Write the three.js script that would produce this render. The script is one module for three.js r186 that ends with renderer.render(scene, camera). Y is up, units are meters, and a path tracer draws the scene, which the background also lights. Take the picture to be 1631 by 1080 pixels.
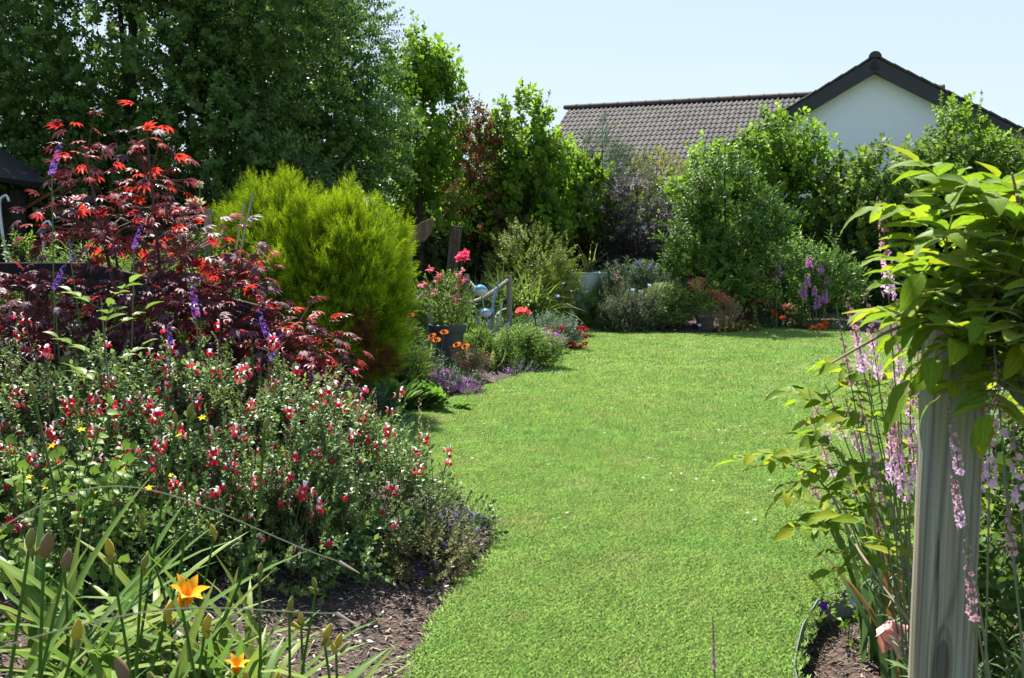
import * as THREE from 'three';
import { ImprovedNoise } from 'three/addons/math/ImprovedNoise.js';
import { mergeGeometries } from 'three/addons/utils/BufferGeometryUtils.js';

// ---------------------------------------------------------------- camera, sky, sun, exposure
const scene = new THREE.Scene();
const camera = new THREE.PerspectiveCamera(40, 1024 / 678, 0.1, 400);
camera.position.set(0, 1.6, 0);
camera.rotation.x = -Math.atan(140 / 1484);
camera.focus = 7; camera.userData.fStop = 11;
scene.add(camera);
const renderer = new THREE.WebGLRenderer();
renderer.toneMapping = THREE.LinearToneMapping;
renderer.toneMappingExposure = 3.5;
renderer.shadowMap.enabled = true;
const D2R = Math.PI / 180;
const sunDir = new THREE.Vector3(-Math.sin(18 * D2R) * Math.cos(56 * D2R), Math.sin(56 * D2R), -Math.cos(18 * D2R) * Math.cos(56 * D2R));
const noise = new ImprovedNoise();
{
  const W = 512, H = 256, data = new Float32Array(W * H * 4);
  const zen = [0.06, 0.135, 0.29], hor = [0.262, 0.30, 0.308];
  for (let j = 0; j < H; j++) for (let i = 0; i < W; i++) {
    const el = ((j + 0.5) / H - 0.5) * Math.PI, az = ((i + 0.5) / W - 0.5) * 2 * Math.PI;
    const x = Math.cos(el) * Math.cos(az), y = Math.sin(el), z = Math.cos(el) * Math.sin(az);
    const t = 1 - Math.exp(-Math.max(y, 0) * 1.9);
    const c = Math.max(0, x * sunDir.x + y * sunDir.y + z * sunDir.z);
    const glow = 0.06 * Math.pow(c, 3) + 0.25 * Math.pow(c, 24);
    const cl = Math.max(0, noise.noise(x * 5 + 3, y * 16, z * 5) - 0.32) * 0.12;
    const o = (j * W + i) * 4;
    for (let k = 0; k < 3; k++) data[o + k] = y < -0.02 ? [0.07, 0.09, 0.05][k] : hor[k] + (zen[k] - hor[k]) * t + glow * [1, 0.98, 0.92][k] + cl;
    data[o + 3] = 1;
  }
  const sky = new THREE.DataTexture(data, W, H, THREE.RGBAFormat, THREE.FloatType);
  sky.mapping = THREE.EquirectangularReflectionMapping; sky.magFilter = THREE.LinearFilter; sky.needsUpdate = true;
  scene.background = sky; scene.environment = sky;
}
const sun = new THREE.DirectionalLight(new THREE.Color(1, 0.95, 0.86), 5.0);
sun.position.copy(sunDir).multiplyScalar(40); sun.target.position.set(0, 0, -10); sun.position.add(sun.target.position);
sun.castShadow = true; sun.shadow.radius = 1;
Object.assign(sun.shadow.camera, { left: -20, right: 20, top: 20, bottom: -20, near: 1, far: 90 });
scene.add(sun, sun.target);

// ---------------------------------------------------------------- helpers
let seed = 12345;
const rnd = (a = 1, b) => { seed = (seed + 0x6D2B79F5) | 0; let t = Math.imul(seed ^ (seed >>> 15), 1 | seed); t = (t + Math.imul(t ^ (t >>> 7), 61 | t)) ^ t; const r = ((t ^ (t >>> 14)) >>> 0) / 4294967296; return b === undefined ? r * a : a + (b - a) * r; };
const V = (x, y, z) => new THREE.Vector3(x, y, z);
const pick = a => a[Math.floor(rnd(a.length))];
const rdir = () => { const u = rnd(-1, 1), a = rnd(6.2832), s = Math.sqrt(1 - u * u); return V(s * Math.cos(a), u, s * Math.sin(a)); };
const n3 = (x, y, z) => noise.noise(x + 100.3, y + 57.1, z + 31.7);
const C = (r, g, b) => new THREE.Color().setRGB(r, g, b);
const UP = V(0, 1, 0);
function frame(pos, dir, roll = 0, s = 1, sx = s, sz = s) {       // y axis along dir, z axis as far up as it goes
  const y = dir.clone().normalize(); let z = UP.clone().addScaledVector(y, -y.y);
  if (z.lengthSq() < 1e-3) z.set(Math.cos(roll), 0, Math.sin(roll)).addScaledVector(y, -y.dot(z));
  z.normalize().applyAxisAngle(y, roll);
  const x = y.clone().cross(z);
  return new THREE.Matrix4().makeBasis(x.multiplyScalar(sx), y.clone().multiplyScalar(s), z.multiplyScalar(sz)).setPosition(pos);
}
class GB {                                                         // collects triangles into one geometry
  constructor() { this.p = []; this.ix = []; this.c = []; this.u = []; this.tint = null; }
  v(x, y, z, u = 0, w = 0) { this.p.push(x, y, z); this.u.push(u, w); if (this.tint) this.c.push(this.tint.r, this.tint.g, this.tint.b); return this.p.length / 3 - 1; }
  t(a, b, c) { this.ix.push(a, b, c); }
  add(g, m, tint) {
    const q = V(), a = g.attributes.position, uv = g.attributes.uv, cc = g.attributes.color, o = this.p.length / 3;
    for (let i = 0; i < a.count; i++) {
      q.fromBufferAttribute(a, i); if (m) q.applyMatrix4(m);
      const col = tint || this.tint; this.p.push(q.x, q.y, q.z); this.u.push(uv ? uv.getX(i) : 0, uv ? uv.getY(i) : 0);
      if (col) this.c.push(col.r, col.g, col.b); else if (cc) this.c.push(cc.getX(i), cc.getY(i), cc.getZ(i));
    }
    if (g.index) for (let i = 0; i < g.index.count; i++) this.ix.push(g.index.getX(i) + o); else for (let i = 0; i < a.count; i++) this.ix.push(i + o);
    return this;
  }
  build() {
    const g = new THREE.BufferGeometry();
    g.setAttribute('position', new THREE.Float32BufferAttribute(this.p, 3)); g.setAttribute('uv', new THREE.Float32BufferAttribute(this.u, 2));
    if (this.c.length) g.setAttribute('color', new THREE.Float32BufferAttribute(this.c, 3));
    g.setIndex(this.ix); g.computeVertexNormals(); return g;
  }
}
// a leaf along +y, its face towards +z; w(t) is the outline
const OUT = { ovate: t => Math.pow(Math.sin(Math.PI * Math.pow(t, 0.72)), 0.85), lance: t => Math.sin(Math.PI * Math.pow(t, 0.6)), round: t => Math.sqrt(Math.max(0, 1 - Math.pow(2 * Math.pow(t, 0.85) - 1, 2))), strap: t => Math.min(1, 0.75 + t) * Math.pow(1 - Math.pow(t, 3), 0.8), spoon: t => Math.sin(Math.PI * Math.pow(t, 1.5)) * 0.9 + 0.1 * (1 - t) };
function leafG(L, W, { n = 3, curve = 0.15, fold = 0.15, shape = 'ovate', wave = 0, start = 0 } = {}) {
  const g = new GB(), rows = [];
  let y = 0, z = 0, ang = start;
  for (let i = 0; i <= n; i++) {
    const t = i / n, w = W / 2 * OUT[shape](Math.min(0.999, Math.max(shape === 'strap' ? 0 : 0.02, t)));
    const ny = Math.cos(ang), nz = Math.sin(ang);                  // growing direction in the yz plane
    const wv = wave * Math.sin(i * 2.3) * W;
    rows.push([g.v(-w, y - nz * 0 , z + fold * w + wv, 0, t), g.v(0, y, z, 0.5, t), g.v(w, y, z + fold * w - wv, 1, t)]);
    ang -= curve * 2 / n; y += ny * L / n; z += nz * L / n;
  }
  for (let i = 0; i < n; i++) { const a = rows[i], b = rows[i + 1]; for (let k = 0; k < 2; k++) { g.t(a[k], a[k + 1], b[k]); g.t(a[k + 1], b[k + 1], b[k]); } }
  return g.build();
}
function tube(points, r0, r1, sides = 6, fine = 3) {                         // a tapered round stem through points
  const c = points.length > 2 ? new THREE.CatmullRomCurve3(points) : new THREE.LineCurve3(points[0], points[1]);
  const n = Math.max(1, points.length > 2 ? (points.length - 1) * fine : 1), g = new GB(); let ref = V(0.31, 0.2, 0.93);
  let len = 0, prev = null;
  for (let i = 0; i <= n; i++) {
    const t = i / n, p = c.getPoint(t), d = c.getTangent(t).normalize(); if (prev) len += p.distanceTo(prev); prev = p;
    let x = ref.clone().cross(d); if (x.lengthSq() < 0.01) x = V(1, 0, 0).cross(d); x.normalize(); ref = d.clone().cross(x); const r = r0 + (r1 - r0) * t;
    for (let k = 0; k <= sides; k++) { const a = k / sides * 6.28318; g.v(p.x + (x.x * Math.cos(a) + ref.x * Math.sin(a)) * r, p.y + (x.y * Math.cos(a) + ref.y * Math.sin(a)) * r, p.z + (x.z * Math.cos(a) + ref.z * Math.sin(a)) * r, k / sides, len * 2); }
    ref = d.clone().cross(x).clone();
  }
  for (let i = 0; i < n; i++) for (let k = 0; k < sides; k++) { const a = i * (sides + 1) + k, b = a + sides + 1; g.t(a, b, a + 1); g.t(a + 1, b, b + 1); }
  for (const [i, s] of [[0, 1], [n, -1]]) { const p = c.getPoint(i / n), o = g.v(p.x, p.y, p.z); for (let k = 0; k < sides; k++) { const a = i * (sides + 1) + k; s > 0 ? g.t(o, a, a + 1) : g.t(o, a + 1, a); } }
  return g.build();
}
function box(w, h, d, x = 0, y = 0, z = 0, bev = 0.006) {          // a box with chamfered edges
  const s = new THREE.Shape(); const a = w / 2 - bev, b = h / 2 - bev; s.moveTo(-a, -b); s.lineTo(a, -b); s.lineTo(a, b); s.lineTo(-a, b); s.closePath();
  const g = new THREE.ExtrudeGeometry(s, { depth: d - 2 * bev, bevelEnabled: true, bevelThickness: bev, bevelSize: bev, bevelSegments: 1, steps: 1 });
  g.translate(x, y, z - d / 2 + bev); return g;
}
const used = {};
const numbered = n => { used[n] = (used[n] ?? -1) + 1; return used[n] ? n + '_' + String(used[n]).padStart(3, '0') : n; };
function tag(o, label, category, group, kind) { if (label) o.userData.label = label; if (category) o.userData.category = category; if (group) o.userData.group = group; if (kind) o.userData.kind = kind; return o; }
function thing(name, label, category, [x, y, z] = [0, 0, 0], group) { const o = new THREE.Group(); o.name = numbered(name); o.position.set(x, y, z); scene.add(o); return tag(o, label, category, group); }
function part(name, g, m, parent, pos) { const o = new THREE.Mesh(g, m); o.name = name; o.castShadow = o.receiveShadow = true; if (pos) o.position.set(...pos); parent.add(o); return o; }
function placed(name, g, m, parent, mat) { const o = part(name, g, m, parent); o.applyMatrix4(mat); return o; }
function inst(name, g, m, parent, mats, cols) {
  const o = new THREE.InstancedMesh(g, m, mats.length); o.name = name; o.castShadow = o.receiveShadow = true; o.userData.kind = 'stuff';
  mats.forEach((q, i) => { o.setMatrixAt(i, q); if (cols) o.setColorAt(i, cols[i % cols.length]); });
  parent.add(o); return o;
}
function structure(name, g, m) { const o = part(name, g, m, scene); o.userData.kind = 'structure'; return o; }
// materials
const lm = (r, g, b, o = {}) => new THREE.MeshPhysicalMaterial({ color: C(r, g, b), roughness: o.rough ?? 1, transmission: o.tr ?? 0.42, thickness: 0, clearcoat: o.coat ?? 0.22, clearcoatRoughness: o.cr ?? 0.38, side: THREE.DoubleSide, vertexColors: !!o.vc, ior: 1.4, specularIntensity: 0.2 });
const sm = (r, g, b, rough = 0.8, o = {}) => new THREE.MeshStandardMaterial({ color: C(r, g, b), roughness: rough, side: THREE.DoubleSide, ...o });
function tex(n, f, srgb = true) {                                   // f(u, v) gives [r, g, b] in 0..1
  const d = new Uint8Array(n * n * 4);
  for (let j = 0; j < n; j++) for (let i = 0; i < n; i++) { const c = f(i / n, j / n), o = (j * n + i) * 4; for (let k = 0; k < 3; k++) d[o + k] = Math.max(0, Math.min(255, c[k] * 255)); d[o + 3] = 255; }
  const t = new THREE.DataTexture(d, n, n); t.wrapS = t.wrapT = THREE.RepeatWrapping; t.magFilter = THREE.LinearFilter; if (srgb) t.colorSpace = THREE.SRGBColorSpace; t.needsUpdate = true; return t;
}
const per = (u, v, f, s = 0) => { const a = u * 6.2832, b = v * 6.2832, r = f / 6.2832; return n3(Math.cos(a) * r + s, Math.sin(a) * r + Math.cos(b) * r * 1.3, Math.sin(b) * r * 1.3 + s * 2); };   // tiles
const tint = (n, lo, hi, spread = 0.25) => Array.from({ length: n }, () => { const t = rnd(), k = 1 + rnd(-spread, spread); return C((lo[0] + (hi[0] - lo[0]) * t) * k, (lo[1] + (hi[1] - lo[1]) * t) * k, (lo[2] + (hi[2] - lo[2]) * t) * k); });

const veinTex = tex(128, (u, v) => { const d = Math.abs(u - 0.5), s = Math.abs(((v * 9 - d * 7) % 1 + 1) % 1 - 0.5), k = 0.86 + 0.1 * per(u, v, 9) + 0.08 * per(u, v, 26, 3) + (d < 0.035 ? 0.3 : 0) + (s < 0.08 ? 0.14 : 0); return [k, k, k * 0.95]; });
const stripeTex = tex(128, (u, v) => { const k = 0.84 + 0.1 * Math.sin(u * 50) + 0.09 * per(u, v, 5) + 0.06 * per(u, v, 20, 2) + (Math.abs(u - 0.5) < 0.04 ? 0.1 : 0); return [k * (1 + 0.1 * per(u, v, 4, 7)), k, k]; });
const veined = (a, t = veinTex) => { a.forEach(m => { m.map = t; }); return a; };
const woodTex = tex(256, (u, v) => { const g = 0.5 + 0.5 * Math.sin(u * 60 + 5 * per(u, v * 0.35, 3) + 2 * per(u, v, 9)); const k = 0.72 + 0.16 * g + 0.12 * per(u, v, 22); return [k, k * 0.97, k * 0.93]; });
const woodBump = tex(256, (u, v) => { const g = 0.5 + 0.5 * Math.sin(u * 60 + 5 * per(u, v * 0.35, 3) + 2 * per(u, v, 9)); return [g, g, g]; }, false);
const soilTex = tex(512, (u, v) => { const k = 0.62 + 0.22 * per(u, v, 14) + 0.2 * per(u, v, 45, 4) + 0.14 * per(u, v, 110, 9); return [k, k * 0.9, k * 0.82]; });
const soilBump = tex(512, (u, v) => { const k = 0.5 + 0.3 * per(u, v, 20, 7) + 0.3 * per(u, v, 60, 2) + 0.2 * per(u, v, 120, 5); return [k, k, k]; }, false);
const mSoil = new THREE.MeshStandardMaterial({ color: C(0.115, 0.085, 0.068), map: soilTex, bumpMap: soilBump, bumpScale: 0.03, roughness: 0.95 });
const mBark = new THREE.MeshStandardMaterial({ color: C(0.14, 0.11, 0.085), map: woodTex, bumpMap: woodBump, bumpScale: 0.01, roughness: 0.9 });
const mGreyWood = new THREE.MeshStandardMaterial({ color: C(0.33, 0.31, 0.27), map: woodTex, bumpMap: woodBump, bumpScale: 0.004, roughness: 0.85 });
const mBlackWood = new THREE.MeshPhysicalMaterial({ color: C(0.009, 0.009, 0.011), bumpMap: woodBump, bumpScale: 0.003, roughness: 0.8, specularIntensity: 0.35 });
const mStem = sm(0.10, 0.15, 0.05, 0.8), mTwig = sm(0.10, 0.075, 0.05, 0.9);

// ---------------------------------------------------------------- ground, lawn, beds
const outline = [[-0.5, -1.2], [-0.45, -2.5], [-0.37, -3.37], [-0.34, -3.84], [-0.21, -4.37], [-0.09, -4.84], [-0.06, -5.29], [-0.21, -5.62], [-0.31, -5.99], [-0.56, -6.5], [-1.1, -7.0], [-1.9, -7.4], [-2.25, -8.0], [-2.0, -8.7], [-1.58, -9.06], [-1.04, -9.24], [-0.76, -9.63], [-0.4, -10.64], [0.12, -11.83], [0.59, -13.54], [0.98, -15.3], [1.3, -17.6], [1.5, -19.2], [1.85, -19.7], [2.37, -18.9], [2.98, -18.0], [3.68, -17.86], [4.4, -18.2], [5.1, -19.2], [5.7, -19.3], [6.28, -18.9], [6.9, -18], [7.3, -15.5], [6.3, -12], [4.6, -8.6], [3.1, -6.1], [2.2, -4.7], [1.66, -4.3], [1.47, -4.2], [1.33, -4.02], [1.18, -3.71], [1.06, -3.37], [1.0, -2.5], [1.0, -1.2]];
const lawnCurve = new THREE.CatmullRomCurve3(outline.map(([x, z]) => V(x, 0, z)), true, 'centripetal').getPoints(420);
function inLawn(x, z) { let c = false; for (let i = 0, j = lawnCurve.length - 1; i < lawnCurve.length; j = i++) { const a = lawnCurve[i], b = lawnCurve[j]; if ((a.z > z) !== (b.z > z) && x < (b.x - a.x) * (z - a.z) / (b.z - a.z) + a.x) c = !c; } return c; }
function edgeDist(x, z) { let m = 1e9; for (let i = 0; i < lawnCurve.length; i += 2) { const p = lawnCurve[i], d = (p.x - x) ** 2 + (p.z - z) ** 2; if (d < m) m = d; } return Math.sqrt(m); }
const SX0 = -9, SZ0 = -25, SS = 0.1, SNX = 211, SNZ = 241, soilY = new Float32Array(SNX * SNZ);
for (let j = 0; j < SNZ; j++) for (let i = 0; i < SNX; i++) {
  const x = SX0 + i * SS, z = SZ0 + j * SS, d = edgeDist(x, z), l = 0.022 * n3(x * 3, 0, z * 3) + 0.02 * n3(x * 9, 4, z * 9) + 0.012 * n3(x * 23, 8, z * 23);
  soilY[j * SNX + i] = inLawn(x, z) ? -0.13 : (x > 0.9 && z > -5 ? -0.115 + 0.04 * Math.min(1, d) : -0.05 + 0.16 * Math.min(1, d / 0.9)) + l * Math.min(1, 0.3 + d * 3);
}
function soilH(x, z) { const u = Math.max(0, Math.min(SNX - 1.01, (x - SX0) / SS)), v = Math.max(0, Math.min(SNZ - 1.01, (z - SZ0) / SS)), i = u | 0, j = v | 0, a = u - i, b = v - j; const q = (p, r) => soilY[r * SNX + p]; return (q(i, j) * (1 - a) + q(i + 1, j) * a) * (1 - b) + (q(i, j + 1) * (1 - a) + q(i + 1, j + 1) * a) * b; }
{
  const g = new GB();
  for (let j = 0; j < SNZ; j++) for (let i = 0; i < SNX; i++) g.v(SX0 + i * SS, soilY[j * SNX + i], SZ0 + j * SS, i * SS / 1.1, j * SS / 1.1);
  for (let j = 0; j < SNZ - 1; j++) for (let i = 0; i < SNX - 1; i++) { const a = j * SNX + i; g.t(a, a + SNX, a + 1); g.t(a + 1, a + SNX, a + SNX + 1); }
  structure('flower_bed_soil', g.build(), mSoil);
  const far = new THREE.PlaneGeometry(500, 500); far.rotateX(-Math.PI / 2); far.translate(0, -0.2, -60);
  structure('ground', far, sm(0.06, 0.085, 0.03, 0.95));
  const s = new THREE.Shape(lawnCurve.slice(0, -1).map(p => new THREE.Vector2(p.x, -p.z)));
  const lg = new THREE.ExtrudeGeometry(s, { depth: 0.12, bevelEnabled: false, steps: 1 }); lg.rotateX(-Math.PI / 2); lg.translate(0, -0.12, 0);
  const uv = lg.attributes.uv, ps = lg.attributes.position; for (let i = 0; i < uv.count; i++) uv.setXY(i, ps.getX(i) / 2.3, ps.getZ(i) / 2.3);
  const lt = tex(512, (u, v) => { const k = 0.55 + 0.2 * per(u, v, 10) + 0.25 * per(u, v, 60, 3), b = 0.5 + 0.5 * per(u, v, 6, 8); return [k * (0.75 + 0.25 * b), k * 0.9, k * 0.38]; });
  structure('lawn', lg, new THREE.MeshStandardMaterial({ color: C(0.17, 0.23, 0.12), map: lt, bumpMap: soilBump, bumpScale: 0.01, roughness: 0.95 }));
}
// grass blades of the lawn: tufts of bent blades
{
  const blades = (n, r, h) => { const g = new GB(); for (let i = 0; i < n; i++) { const a = rnd(6.28), q = r * Math.sqrt(rnd()), d = V(rnd(-1, 1), rnd(0.5, 1.5), rnd(-1, 1)), L = h * rnd(0.55, 1.15), W = rnd(0.0028, 0.005), f = rnd(6.28), p = V(q * Math.cos(a), 0, q * Math.sin(a)); d.normalize(); const x = V(Math.cos(f), 0, Math.sin(f)).multiplyScalar(W), e = p.clone().addScaledVector(d, L * 0.6), t = e.clone().addScaledVector(d, L * 0.4); t.y -= L * 0.15; const A = g.v(p.x - x.x, 0, p.z - x.z), B = g.v(p.x + x.x, 0, p.z + x.z), E1 = g.v(e.x - x.x * 0.8, e.y, e.z - x.z * 0.8), E2 = g.v(e.x + x.x * 0.8, e.y, e.z + x.z * 0.8), T = g.v(t.x, t.y, t.z); g.t(A, B, E2); g.t(A, E2, E1); g.t(E1, E2, T); } return g.build(); };
  const tufts = [blades(52, 0.06, 0.026), blades(52, 0.06, 0.022), blades(52, 0.065, 0.032)];
  const mats = [[], [], []], cols = [[], [], []];
  for (let k = 0; k < 150000; k++) {
    const z = -2.8 - 17.4 * Math.pow(rnd(), 1.25), x = rnd(-2.4, 7.3); if (Math.abs(x) > 0.62 * -z + 0.3 || !inLawn(x, z)) continue;
    const keep = z > -7 ? 1 : Math.max(0.3, 1 - (-z - 7) / 9); if (rnd() > keep) continue;
    const i = (rnd(3)) | 0, s = rnd(0.8, 1.2) * (keep < 1 ? 1 + (1 - keep) * 1.0 : 1), w = 0.5 + 0.5 * n3(x * 0.9, 2, z * 0.9) + 0.55 * n3(x * 5, 5, z * 5) + 0.22 * n3(x * 14, 6, z * 14), d = Math.max(0, n3(x * 2.6, 9, z * 2.6) - 0.2) * 1.1 + Math.max(0, n3(x * 9, 3, z * 9) - 0.22) * 1.3, e = 1 + rnd(-0.3, 0.3);
    const lush = Math.max(0, Math.min(1, w)), dry = Math.min(1, d) * rnd(0.3, 1);
    mats[i].push(frame(V(x, 0, z), UP, rnd(6.28), s, s, s));
    cols[i].push(C(e * (0.20 + 0.07 * (1 - lush) + 0.14 * dry), e * (0.345 + 0.02 * (1 - lush) - 0.02 * dry), e * (0.075 + 0.02 * (1 - lush) + 0.07 * dry)));
  }
  const m = lm(1, 1, 1, { tr: 0.4, coat: 0.12, cr: 0.5 }), o = new THREE.Group(); o.name = 'lawn_grass'; scene.add(o); tag(o, 'short mown green grass of the curving lawn', 'grass', null, 'stuff');
  tufts.forEach((t, i) => inst('grass_tufts', t, m, o, mats[i], cols[i]));
  // clover heads
  const ball = new GB(); for (let i = 0; i < 26; i++) { const d = rdir(); d.y = Math.abs(d.y); ball.add(leafG(0.008, 0.004, { n: 1 }), frame(V(0, 0.004, 0), d)); }
  const cm = []; for (let k = 0; k < 1500; k++) { const z = rnd(-17, -5), x = rnd(-1, 6); if (inLawn(x, z) && n3(x * 0.8, 1, z * 0.8) > 0.02 && rnd() < 0.5) cm.push(frame(V(x, 0.028, z), UP, rnd(6), rnd(1.1, 2.2))); }
  const cf = inst('clover_flowers', ball.build(), lm(0.75, 0.74, 0.68, { tr: 0.25, coat: 0 }), scene, cm); tag(cf, 'tiny white clover heads scattered through the lawn', 'clover', null, 'stuff');
}
// bark mulch and fallen bits on the soil
{
  const chip = (l, w) => { const g = new GB(), a = []; for (const t of [0, 0.35, 0.7, 1]) { const q = w * (0.5 + 0.5 * Math.sin(t * 3)), y = 0.004 * Math.sin(t * 4); a.push([g.v(-q / 2, y, t * l - l / 2), g.v(q / 2, y + 0.003, t * l - l / 2), g.v(0, y - 0.006, t * l - l / 2)]); } for (let i = 0; i < 3; i++) for (let k = 0; k < 3; k++) { const n = (k + 1) % 3; g.t(a[i][k], a[i + 1][k], a[i][n]); g.t(a[i][n], a[i + 1][k], a[i + 1][n]); } return g.build(); };
  const gs = [chip(0.045, 0.012), chip(0.03, 0.014), chip(0.06, 0.008)], ms = [[], [], []], cs = [[], [], []];
  for (let k = 0; k < 42000; k++) {
    const near = rnd() < 0.6, x = near ? rnd(-2.6, 2.6) : rnd(-3, 7.5), z = near ? rnd(-6.3, -2.2) : rnd(-20.5, -8.6);
    if (inLawn(x, z)) continue; const d = edgeDist(x, z); if (d > 1.6 || d < 0.015) continue;
    const i = rnd(3) | 0, y = soilH(x, z) + 0.006, q = new THREE.Euler(rnd(-0.5, 0.5), rnd(6.28), rnd(-0.5, 0.5)), s = rnd(0.25, 0.85) * (near ? 1 : 1.6);
    ms[i].push(new THREE.Matrix4().compose(V(x, y, z), new THREE.Quaternion().setFromEuler(q), V(s, s, s)));
    const b = Math.pow(rnd(), 5); cs[i].push(C(0.10 + 0.32 * b, 0.075 + 0.26 * b, 0.058 + 0.19 * b));
  }
  const o = new THREE.Group(); o.name = 'bark_mulch_litter'; scene.add(o); tag(o, 'brown bark mulch and dry bits on the bed soil', 'mulch', null, 'stuff');
  gs.forEach((g, i) => inst('mulch_chips', g, sm(1, 1, 1, 0.9), o, ms[i], cs[i]));
  const fp = []; for (let k = 0; k < 70; k++) { const x = rnd(-1.4, -0.25), z = rnd(-4.6, -3.2); if (!inLawn(x, z)) fp.push(frame(V(x, soilH(x, z) + 0.015, z), V(rnd(-1, 1), 0.15, rnd(-1, 1)), rnd(-0.5, 0.5), rnd(0.7, 1.3))); }
  tag(inst('fallen_petals', leafG(0.024, 0.013, { n: 2, shape: 'round' }), lm(1, 1, 1, { tr: 0.3 }), scene, fp, [C(0.75, 0.68, 0.66), C(0.7, 0.6, 0.62), C(0.6, 0.06, 0.09)]), 'fallen pink and white petals on dark bed soil', 'petals', null, 'stuff');
}

// ---------------------------------------------------------------- the house beyond the hedge
{
  const h = thing('bungalow', 'white rendered bungalow with grey tiled roof and black gable boards', 'house', [10.06, -0.24, -26.45]);
  h.scale.setScalar(1.15); h.rotation.y = -19.3 * D2R;
  const APEX = 6.18, P = 30 * D2R, tp = Math.tan(P), HW = 4.5, RZ = -5;
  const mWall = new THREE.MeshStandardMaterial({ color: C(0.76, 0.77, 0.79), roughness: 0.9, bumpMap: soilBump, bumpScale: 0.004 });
  // gable wall with thickness
  const s = new THREE.Shape(); s.moveTo(-4.1, 0); s.lineTo(4.1, 0); s.lineTo(4.1, APEX - 0.1 - 4.1 * tp); s.lineTo(0, APEX - 0.1); s.lineTo(-4.1, APEX - 0.1 - 4.1 * tp); s.closePath();
  const wg = new THREE.ExtrudeGeometry(s, { depth: 0.3, bevelEnabled: false }); wg.translate(0, 0, -0.3); const wuv = wg.attributes.uv; for (let i = 0; i < wuv.count; i++) wuv.setXY(i, wuv.getX(i) / 1.3, wuv.getY(i) / 1.3);
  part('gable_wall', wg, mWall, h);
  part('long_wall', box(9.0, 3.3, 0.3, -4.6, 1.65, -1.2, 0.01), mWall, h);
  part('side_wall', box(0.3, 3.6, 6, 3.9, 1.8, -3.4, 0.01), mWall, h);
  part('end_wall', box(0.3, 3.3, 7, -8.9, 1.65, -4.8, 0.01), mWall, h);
  const mBoard = sm(0.016, 0.017, 0.021, 0.5), mTileDark = sm(0.05, 0.048, 0.05, 0.85);
  for (const sg of [-1, 1]) {
    const len = HW / Math.cos(P), b = box(len, 0.24, 0.05, 0, 0, 0, 0.004); b.translate(sg * len / 2, -0.16, 0.28); b.rotateZ(-sg * P); b.translate(0, APEX, 0);
    part('bargeboard', b, mBoard, h);
    const sf = box(len, 0.02, 0.27, 0, 0, 0, 0.003); sf.translate(sg * len / 2, -0.27, 0.13); sf.rotateZ(-sg * P); sf.translate(0, APEX, 0); part('soffit', sf, sm(0.05, 0.05, 0.055, 0.6), h);
    const slab = box(len, 0.07, 7, 0, 0, 0, 0.004); slab.translate(sg * len / 2, -0.02, -3.2); slab.rotateZ(-sg * P); slab.translate(0, APEX, 0); part('roof_slope', slab, mTileDark, h);
    for (let k = 0; k < 14; k++) {                                 // stepped verge tiles over the boards
      const t = box(0.42, 0.05, 0.24, 0, 0, 0, 0.012); t.rotateZ(sg * -0.05); t.translate(sg * (0.30 + k * 0.345), 0.052, 0.22); t.rotateZ(-sg * P); t.translate(0, APEX, 0);
      part('verge_tile', t, mTileDark, h);
    }
  }
  const mRidge = new THREE.MeshStandardMaterial({ color: C(0.17, 0.16, 0.15), map: soilTex, roughness: 0.9 });
  const half = (r, L) => { const g = new THREE.CylinderGeometry(r, r, L, 12, 1, false, -Math.PI / 2, Math.PI); g.rotateX(-Math.PI / 2); g.rotateZ(0); return g; };
  const rg = half(0.14, 0.44), rg2 = half(0.15, 0.06);
  for (let k = 0; k < 11; k++) { const r = part('ridge_tile', rg, mTileDark, h, [0, APEX + 0.01, 0.12 - k * 0.45]); part('joint_collar', rg2, mTileDark, r, [0, 0, 0.19]); }
  for (let k = 0; k < 25; k++) { const r = part('ridge_tile', rg, mRidge, h, [-9.0 + k * 0.45, APEX + 0.0, RZ]); r.rotation.y = Math.PI / 2; part('joint_collar', rg2, mRidge, r, [0, 0, 0.19]); }
  // the slope that faces the garden, each tile a double roll
  const tile = () => {
    const g = new GB(), n = 12, w = 0.315, L = 0.40, hh = u => 0.034 * Math.pow(Math.max(0, Math.sin((u * 2 % 1) * Math.PI * 1.6 - 0.3)), 1.2), top = [], low = [];
    for (let i = 0; i <= n; i++) { const u = i / n, y = hh(u * 0.999); top.push([g.v(u * w, y, 0, u * 0.4, 0), g.v(u * w, y + 0.022, L, u * 0.4, 0.5)]); }
    for (let i = 0; i <= n; i++) { const u = i / n, y = hh(u * 0.999); low.push([g.v(u * w, y + 0.022, L, u * 0.4, 0.5), g.v(u * w, y - 0.004, L, u * 0.4, 0.52)]); }
    for (let i = 0; i < n; i++) for (const a of [top, low]) { g.t(a[i][0], a[i][1], a[i + 1][0]); g.t(a[i + 1][0], a[i][1], a[i + 1][1]); }
    return g.build();
  };
  const tg = tile(), tm = [0, 1, 2, 3].map(i => new THREE.MeshStandardMaterial({ color: C(0.042 + i * 0.017, 0.043 + i * 0.0165, 0.050 + i * 0.017), map: soilTex, roughness: 0.9 }));
  const slope = new THREE.Group(); slope.name = 'roof'; slope.position.set(-9.05, APEX, RZ); slope.rotation.x = P; h.add(slope);
  const rest = [];
  for (let r = 0; r < 17; r++) for (let c = 0; c < 29; c++) {
    const x = c * 0.3, z = 0.08 + r * 0.335, y = 0.02 + rnd(0.004);
    if (r < 11 && c < 27) { const o = part('tile', tg, pick(tm), slope, [x, y, z]); o.rotation.y = rnd(-0.008, 0.008); } else rest.push(new THREE.Matrix4().makeTranslation(x, y, z));
  }
  inst('lower_tiles', tg, tm[1], slope, rest);
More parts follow.
